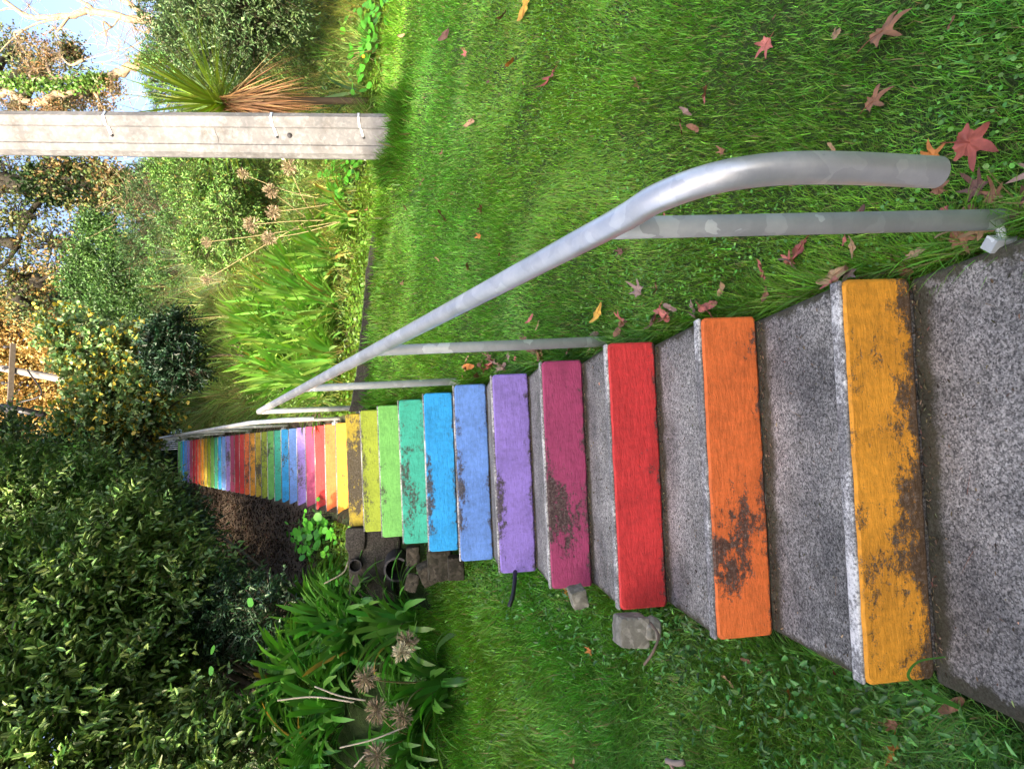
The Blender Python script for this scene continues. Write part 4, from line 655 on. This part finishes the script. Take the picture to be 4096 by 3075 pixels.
# ------------------------------------------------------------------ far leaning timber power pole
pp = thing('power_pole', at(400, 880, 24), 'distant leaning pale timber power pole with crossarm before the golden tree', 'pole'); A, B_ = np.array(at(3, 795, 24)), np.array(at(400, 868, 24))
b = Bag(); b.add(*tube([B_, (A+B_)/2, A], [.19, .16, .13], 12)); b.build('shaft', WEATHER, pp, tagc=False)
C0, C1 = np.array(at(28, 742, 23.8)), np.array(at(20, 905, 23.8)); u = nrm(C1-C0); b = Bag(); b.add(*tube([C0, C1], .12, 4)); arm = b.build('crossarm', DTIM, pp, tagc=False, smooth=False)
for s in (.04, .33, .52, .86):
    c = C0+(C1-C0)*s; b = Bag(); b.add(*tube([c+[0, 0, .05], c+[0, 0, .22], c+[0, 0, .26], c+[0, 0, .34]], [.03, .03, .08, .06], 8)); b.build('insulator', BLKPIPE, arm, tagc=False)
b = Bag(); c = np.array(at(10, 880, 23.6)); b.add(*tube([c+[.1, 0, .35], c, c-[.35, 0, 1.5]], [.05, .16, .12], 10)); b.add(*tube(smoothpath([np.array(at(40, 870, 23.7)), np.array(at(90, 850, 23.7)), np.array(at(60, 800, 23.7))], 6), .03, 6)); b.build('cable_box', BLACK, pp, tagc=False)
# small white building with a red strip glimpsed through the trees at the right
c = np.array(at(400, 70, 26)); hb = thing('building', (c[0], c[1], c[2]-3), 'white building with a red stripe glimpsed through the twigs at right', 'building')
mk('wall', *[(lambda V: (V, [np.array([[0, 1, 5, 4], [1, 3, 7, 5], [3, 2, 6, 7], [2, 0, 4, 6], [4, 5, 7, 6]])]))(c+np.array([(x, y, z) for z in (-3, .9) for y in (0, 4) for x in (-1.2, 3)]))][0], plain('white_wall', (.6, .6, .6), .7, 2, .05), hb, smooth=False)
mk('red_band', *[(lambda V: (V, [np.array([[0, 1, 5, 4], [1, 3, 7, 5], [3, 2, 6, 7], [2, 0, 4, 6], [4, 5, 7, 6]])]))(c+np.array([(x, y, z) for z in (-.55, -.3) for y in (-.05, 4.05) for x in (-1.25, 3.05)]))][0], plain('red_paint', (.4, .03, .05), .6, 2, .05), hb, smooth=False)

# ------------------------------------------------------------------ headwall, pipes, stones, hose
hw = thing('headwall', (-.72, 3.5, 1.48), 'dark mossy concrete headwall with a small black pipe left of the landing', 'headwall')
slab('block', -1.06, -.455, 3.455, 3.80, 1.47, 1.878, CONCD, hw, -.05, bev=.02, seg=3, jit=.012, cuts=18)
slab('upper_lip', -.62, -.447, 3.43, 3.50, 1.74, 1.885, CONCD, hw, -.05, bev=.015, seg=2, jit=.01, cuts=6)
def pipe(name, c, d, r, L, mat, parent=None, label=None):
    c = np.array(c, float); d = nrm(np.array(d, float)); b = Bag(); n = 24; V, F = tube([c, c+d*L], r, n, False); b.add(V, F); V2, F2 = tube([c, c+d*L], r*.82, n, False); b.add(V2, [F2[0][:, ::-1]]); k = np.arange(n)
    b.add(np.vstack([V[:n], V2[:n]]), [np.stack([k, (k+1) % n, n+(k+1) % n, n+k], 1)]); b.add(V2[n:], [k[None]]); o = b.build(name, mat, parent, None if parent is not None else c, tagc=False)
    if label: lab(o, label, 'pipe')
    return o
pipe('drain_pipe', at(767, 1222, 3.44), (0.05, 1, 0), .05, .3, BLACK, hw)
pipe('culvert', at(856, 1230, 3.30), (.15, 1, .05), .095, .6, BLKPIPE, None, 'open black culvert pipe below the headwall, left of the lime step')
def stone(c, s, mat, label, grp, seed, block=False, rot=0.):
    bm = bmesh.new(); bmesh.ops.create_icosphere(bm, subdivisions=4, radius=1)
    for v in bm.verts:
        p = v.co.copy()
        if block: m_ = max(abs(p.x), abs(p.y), abs(p.z)); p = p/m_; p = p*.8+v.co*.2
        n_ = mnoise.noise(v.co*1.3+Vector((seed, 0, 0)))*.35+mnoise.noise(v.co*4+Vector((seed, 3, 0)))*.10; p *= 1+n_*(.25 if block else 1); v.co = Vector((p.x*s[0], p.y*s[1], p.z*s[2]))
    bmesh.ops.rotate(bm, verts=bm.verts, matrix=Matrix.Rotation(rot, 3, 'Y')@Matrix.Rotation(rot*.7, 3, 'Z')); me = bpy.data.meshes.new('stone'); bm.to_mesh(me); bm.free(); me.materials.append(mat)
    for p in me.polygons: p.use_smooth = True
    me.set_sharp_from_angle(angle=.7); o = bpy.data.objects.new('stone', me); S.collection.objects.link(o); o.location = tuple(c); OFF[o.name] = np.array(c); lab(o, label, 'stone', grp)
kb = thing('edging', (.5, 3.5, 1.7), 'low dark concrete edging along the crest of the lawn beside the top near step', 'edging')
b = Bag(); P = smoothpath([(.462, 3.40, 1.825), (.8, 3.45, 1.77), (1.2, 3.50, 1.728), (1.65, 3.55, 1.685), (2.1, 3.6, 1.62)], 8); m = len(P); J = np.array([[0, -.03, -.3], [0, -.028, -.008], [0, -.02, 0], [0, .05, 0], [0, .06, -.3]]); VV = (P[:, None]+J[None]+R.normal(0, .003, (m, 1, 3))).reshape(-1, 3); k = np.arange(m-1)*5
b.add(VV, [np.vstack([np.stack([k+i, k+5+i, k+6+i, k+1+i], 1) for i in range(4)]), np.array([[0, 1, 2, 3, 4]]), np.array([[5*m-1, 5*m-2, 5*m-3, 5*m-4, 5*m-5]])]); b.build('kerb', CONCD, kb, tagc=False, smooth=False)
gst = 'stones under the left edge of the near steps'
stone(at(893, 1200, 3.0), (.07, .06, .05), STONE, 'dark rough stone tucked under the green step', gst, 1, True)
stone(at(890, 1258, 2.85), (.06, .07, .045), STONE, 'dark pointed stone beside the black culvert mouth', gst, 2, True, rot=.3)
stone(at(922, 1238, 2.75), (.07, .06, .05), STONE, 'long brown stone leaning below the sky blue step', gst, 3, True, rot=-.4)
stone(at(950, 1214, 2.6), (.11, .09, .08), STONE, 'largest brown stone, under the sky blue step end', gst, 4, True)
stone(at(985, 1225, 2.35), (.07, .06, .05), STONE, 'small dark stone under the blue step end', gst, 5, True)
stone(at(1362, 1360, .62), (.046, .05, .048), STONEL, 'pale square-cut stone block beside the red step', gst, 6, True, .12)
stone(at(1405, 1356, .60), (.035, .05, .03), STONEL, 'small pale stone touching the square-cut block', gst, 7)
stone(at(1248, 1288, .98), (.035, .04, .03), STONEL, 'flat pale stone under the magenta step end', gst, 8, True, -.2)
b = Bag(); P = smoothpath([at(1113, 1215, 1.5), at(1112, 1250, 1.38), at(1108, 1285, 1.3), at(1100, 1310, 1.28)], 6); b.add(*tube(P, .0095, 10)); o = b.build('hose', BLACK, loc=P[-1], tagc=False); lab(o, 'short black hose coming out below the purple step', 'hose')
b = Bag(); P = smoothpath([at(1405, 1345, .55), at(1422, 1372, .45), at(1412, 1405, .42), at(1392, 1435, .45)], 6); b.add(*tube(P, .004, 6), col=(.2, .15, .11)); o = b.build('twig', DRY, loc=P[-1]); lab(o, 'thin curved brown twig below the pale stone block', 'twig')
b = Bag(); P = smoothpath([at(1440, 1642, .45), at(1460, 1648, .42), at(1478, 1646, .4)], 4); b.add(*tube(P, .008, 6), col=(.3, .24, .2)); b.add(*tube([P[1], P[1]+[-.02, -.01, -.01]], .005, 5), col=(.3, .2, .16)); o = b.build('stick', DRY, loc=P[0]); lab(o, 'short forked stick lying in weeds at the left edge', 'stick')

# ------------------------------------------------------------------ fallen leaves
def leafmesh(seed, shape):
    r_ = np.random.default_rng(seed); n = 60; th = np.linspace(0, 2*np.pi, n, endpoint=False)
    if shape == 'maple': pk = [(np.pi/2, 1., .30), (np.pi/2+.95, .9, .28), (np.pi/2-.95, .9, .28), (np.pi/2+1.95, .62, .30), (np.pi/2-1.95, .62, .30)]
    else: pk = [(np.pi/2, 1., .5)]
    rad = np.full(n, .42 if shape == 'maple' else .16)
    for (c, h, w_) in pk:
        d = np.abs((th-c+np.pi) % (2*np.pi)-np.pi); rad = np.maximum(rad, h*np.exp(-(d/w_)**1.25)*r_.uniform(.85, 1.1)+.12*(d < .5))
    if shape == 'oval': rad = 1/np.sqrt((np.cos(th)/.36)**2+((np.sin(th))/1.)**2)
    rad *= 1+.05*np.sin(th*17+r_.uniform(0, 6))*(shape == 'maple')
    ca, cb, cc = r_.uniform(-.5, .7), r_.uniform(-.3, .8), r_.uniform(0, 6); V = [[0, 0, 0]]
    for s in (.35, .7, 1.):
        for t_, q in zip(th, rad): x, y = q*s*math.cos(t_), q*s*math.sin(t_); V.append([x*(1-.25*abs(ca)*x*x), y, .45*ca*x*x+.4*cb*y*y+.10*math.sin(4*x+cc)*math.cos(5*y)+.05*math.sin(t_*5)*s])
    k = np.arange(n); F = [np.stack([0*k, 1+k, 1+(k+1) % n], 1)]+[np.stack([1+i*n+k, 1+(i+1)*n+k, 1+(i+1)*n+(k+1) % n, 1+i*n+(k+1) % n], 1) for i in (0, 1)]
    V = np.array(V); V[:, 1] -= .1; b = Bag(); vv = 1-.25*np.clip(np.linalg.norm(V[:, :2], axis=1), 0, 1); b.add(V, F, vv[:, None]*np.ones(3))
    b.add(*tube(smoothpath([(0, -.05, .01), (.05, -.5, .06), (.15, -.95, .02)], 4), .018, 5), col=(.7, .5, .4)); return b
LM = {}
for nm, c in {'brown': (.26, .12, .06), 'dark brown': (.14, .065, .045), 'tan': (.46, .29, .15), 'orange': (.55, .20, .04), 'pink': (.50, .16, .13), 'red': (.34, .085, .06), 'yellow': (.62, .36, .05), 'grey brown': (.30, .20, .17)}.items():
    m, t, p = newmat('leaf_'+nm.replace(' ', '_')); a = N_(t, 'ShaderNodeVertexColor', layer_name='Col'); mm = N_(t, 'ShaderNodeMix', data_type='RGBA', blend_type='MULTIPLY'); mm.inputs[0].default_value = 1; t.links.new(a.outputs[0], mm.inputs[6])
    t.links.new(ramp(t, noi(t, 45, 4), [(.3, tuple(x*.7 for x in c)), (.7, tuple(min(1, x*1.25) for x in c))]), mm.inputs[7]); t.links.new(mm.outputs[2], p.inputs['Base Color']); p.inputs['Roughness'].default_value = .6; LM[nm] = m
cache = {}
def fallen(v, y, px, col, shape='maple', label=None, lift=.045, Y=None, rz=None, tilt=.5, grp=None):
    P = np.array(at(v, y, Y)) if Y is not None else hit(v, y); D = np.linalg.norm(P-CP); size = px*D/1216*.72
    key = (shape, int(R.integers(0, 7)), col)
    if key not in cache:
        b = leafmesh(key[1]+(10 if shape == 'maple' else 50), shape); o = b.build('fallen_leaf', LM[col]); cache[key] = o.data
    else: o = bpy.data.objects.new('fallen_leaf', cache[key]); S.collection.objects.link(o)
    o.location = P+np.array([0, -.01, lift]); o.scale = (size,)*3; slope = .45 if (P[1] > 0 and Y is None) else 0.
    o.rotation_euler = (slope+R.normal(0, tilt*.5), R.normal(0, tilt*.5), rz if rz is not None else R.uniform(0, 6.28)); OFF[o.name] = P
    lab(o, label or '%s autumn leaf lying in the lawn grass' % col, 'leaf', grp or 'fallen autumn leaves'); return o
FL = [(1940, 72, 62, 'brown', 'maple', 'large curled brown leaf with long stalk near the top right corner'), (1680, 105, 32, 'pink', 'maple', 'pinkish brown lobed leaf on the lawn at the right'), (1836, 82, 26, 'tan', 'oval', 'small tan leaf beside the large curled brown leaf'), (1917, 224, 42, 'brown', 'maple', 'crumpled brown lobed leaf below the large curled one'),
 (1549, 204, 32, 'pink', 'maple', 'pink red five-lobed leaf alone in mid lawn'), (1496, 276, 24, 'brown', 'oval', 'folded brown leaf, left one of a close pair'), (1524, 280, 22, 'brown', 'oval', 'folded brown leaf, right one of a close pair'), (1505, 244, 20, 'grey brown', 'oval', 'small grey leaf just above the folded pair'), (1400, 184, 26, 'tan', 'maple', 'pale tan lobed leaf over a brown one in mid lawn'),
 (2046, 342, 42, 'orange', 'maple', 'orange lobed leaf at the open end of the handrail'), (2132, 315, 68, 'red', 'maple', 'largest red brown star-shaped leaf below the handrail end'), (2140, 408, 44, 'dark brown', 'maple', 'dark crumpled leaf beside the nearest post'), (2178, 425, 36, 'brown', 'maple', 'brown curled leaf touching the nearest post foot'),
 (1155, 12, 38, 'yellow', 'oval', 'yellow leaf at the right edge of the lawn'), (1104, 38, 20, 'brown', 'oval', 'small brown leaf next to the yellow leaf'), (1208, 172, 38, 'red', 'maple', 'red three-fingered leaf on the upper lawn'), (1120, 139, 18, 'orange', 'oval', 'bright orange small leaf on the upper lawn'), (1032, 270, 32, 'tan', 'maple', 'tan star leaf on the lawn in front of the concrete pole'),
 (1444, 676, 40, 'pink', 'maple', 'pink red star leaf beside the orange step'), (1312, 680, 34, 'yellow', 'oval', 'long yellow orange leaf beside the second handrail post'), (1752, 545, 62, 'red', 'maple', 'deep red leaf standing behind the nearest post'), (1985, 588, 44, 'brown', 'maple', 'brown leaf resting on the right end of the yellow riser'), (1942, 612, 30, 'red', 'oval', 'narrow red brown leaf hanging on the yellow riser'),
 (2110, 515, 46, 'brown', 'maple', 'brown curled leaf between the nearest post and path'), (1027, 792, 26, 'orange', 'oval', 'orange leaf next to the third handrail post')]
for f in FL: fallen(f[0], f[1], f[2], f[3], f[4], f[5])
for (v, y, px, c) in [(975, 80, 22, 'dark brown'), (1020, 118, 16, 'pink'), (888, 450, 18, 'tan'), (1055, 452, 22, 'pink'), (970, 466, 22, 'brown'), (970, 330, 13, 'brown'), (1052, 512, 16, 'orange'), (1026, 575, 18, 'pink'), (885, 611, 18, 'brown'), (1097, 551, 12, 'pink'), (1165, 690, 20, 'pink'), (1585, 330, 20, 'brown'), (1460, 468, 12, 'pink'), (1825, 322, 15, 'tan'), (1830, 78, 12, 'tan'), (2085, 60, 16, 'brown'), (1071, 180, 10, 'dark brown'), (1150, 182, 10, 'tan'), (925, 395, 12, 'brown'), (880, 80, 12, 'tan'), (802, 452, 13, 'brown'), (1760, 340, 14, 'pink'), (1855, 520, 16, 'pink'), (1362, 545, 20, 'dark brown'), (1075, 636, 12, 'pink'), (960, 560, 10, 'tan'), (1310, 450, 10, 'brown'), (1700, 45, 12, 'pink')]:
    fallen(v, y, px, c, 'maple' if px > 15 and R.random() < .6 else 'oval')
n = 62; tq = R.random(n)                        # the drift of leaves along the right ends of the steps
for i in range(n):
    yy = R.uniform(-.35, 1.9); xx = .49+abs(R.normal(0, .06)); P = np.array([xx, yy, float(H(xx, yy))]); c = ['brown', 'grey brown', 'pink', 'dark brown', 'tan'][int(R.integers(0, 5))]
    o = fallen(1500, 660, R.uniform(24, 44), c, 'maple' if R.random() < .6 else 'oval', '%s dead leaf in the drift against the right step ends' % c, grp='drift of dead leaves by the step ends'); o.location = P+[0, 0, .05]; o.scale = (R.uniform(.026, .046),)*3
for f in [(1962, 1606, 40, 'orange', 'maple', 'orange star leaf in the weeds at the lower left'), (1735, 1493, 34, 'orange', 'maple', 'orange leaf in the grass below the orange step'), (1295, 1402, 22, 'orange', 'maple', 'small orange leaf near the pale stone block'), (1358, 1512, 13, 'brown', 'oval', 'tiny brown leaf on the left grass'), (1262, 1650, 32, 'tan', 'maple', 'tan lobed leaf at the left edge of the grass'), (1245, 1275, 26, 'orange', 'maple', 'orange brown leaf on the flat stone under the magenta step'), (1600, 1462, 20, 'tan', 'oval', 'long tan leaf beside the left end of the orange step'), (1958, 1555, 24, 'brown', 'maple', 'brown curled leaf in dark weeds left of the path'), (1835, 1445, 14, 'red', 'oval', 'small red leaf in dark weeds below the yellow step'), (2090, 1515, 30, 'brown', 'oval', 'brown leaf against the left edge of the path'), (1985, 1640, 12, 'brown', 'oval', 'small brown leaf in the lower left corner'), (1640, 1420, 14, 'brown', 'oval', 'small brown leaf in weeds left of the orange step')]:
    fallen(*f, lift=.05)
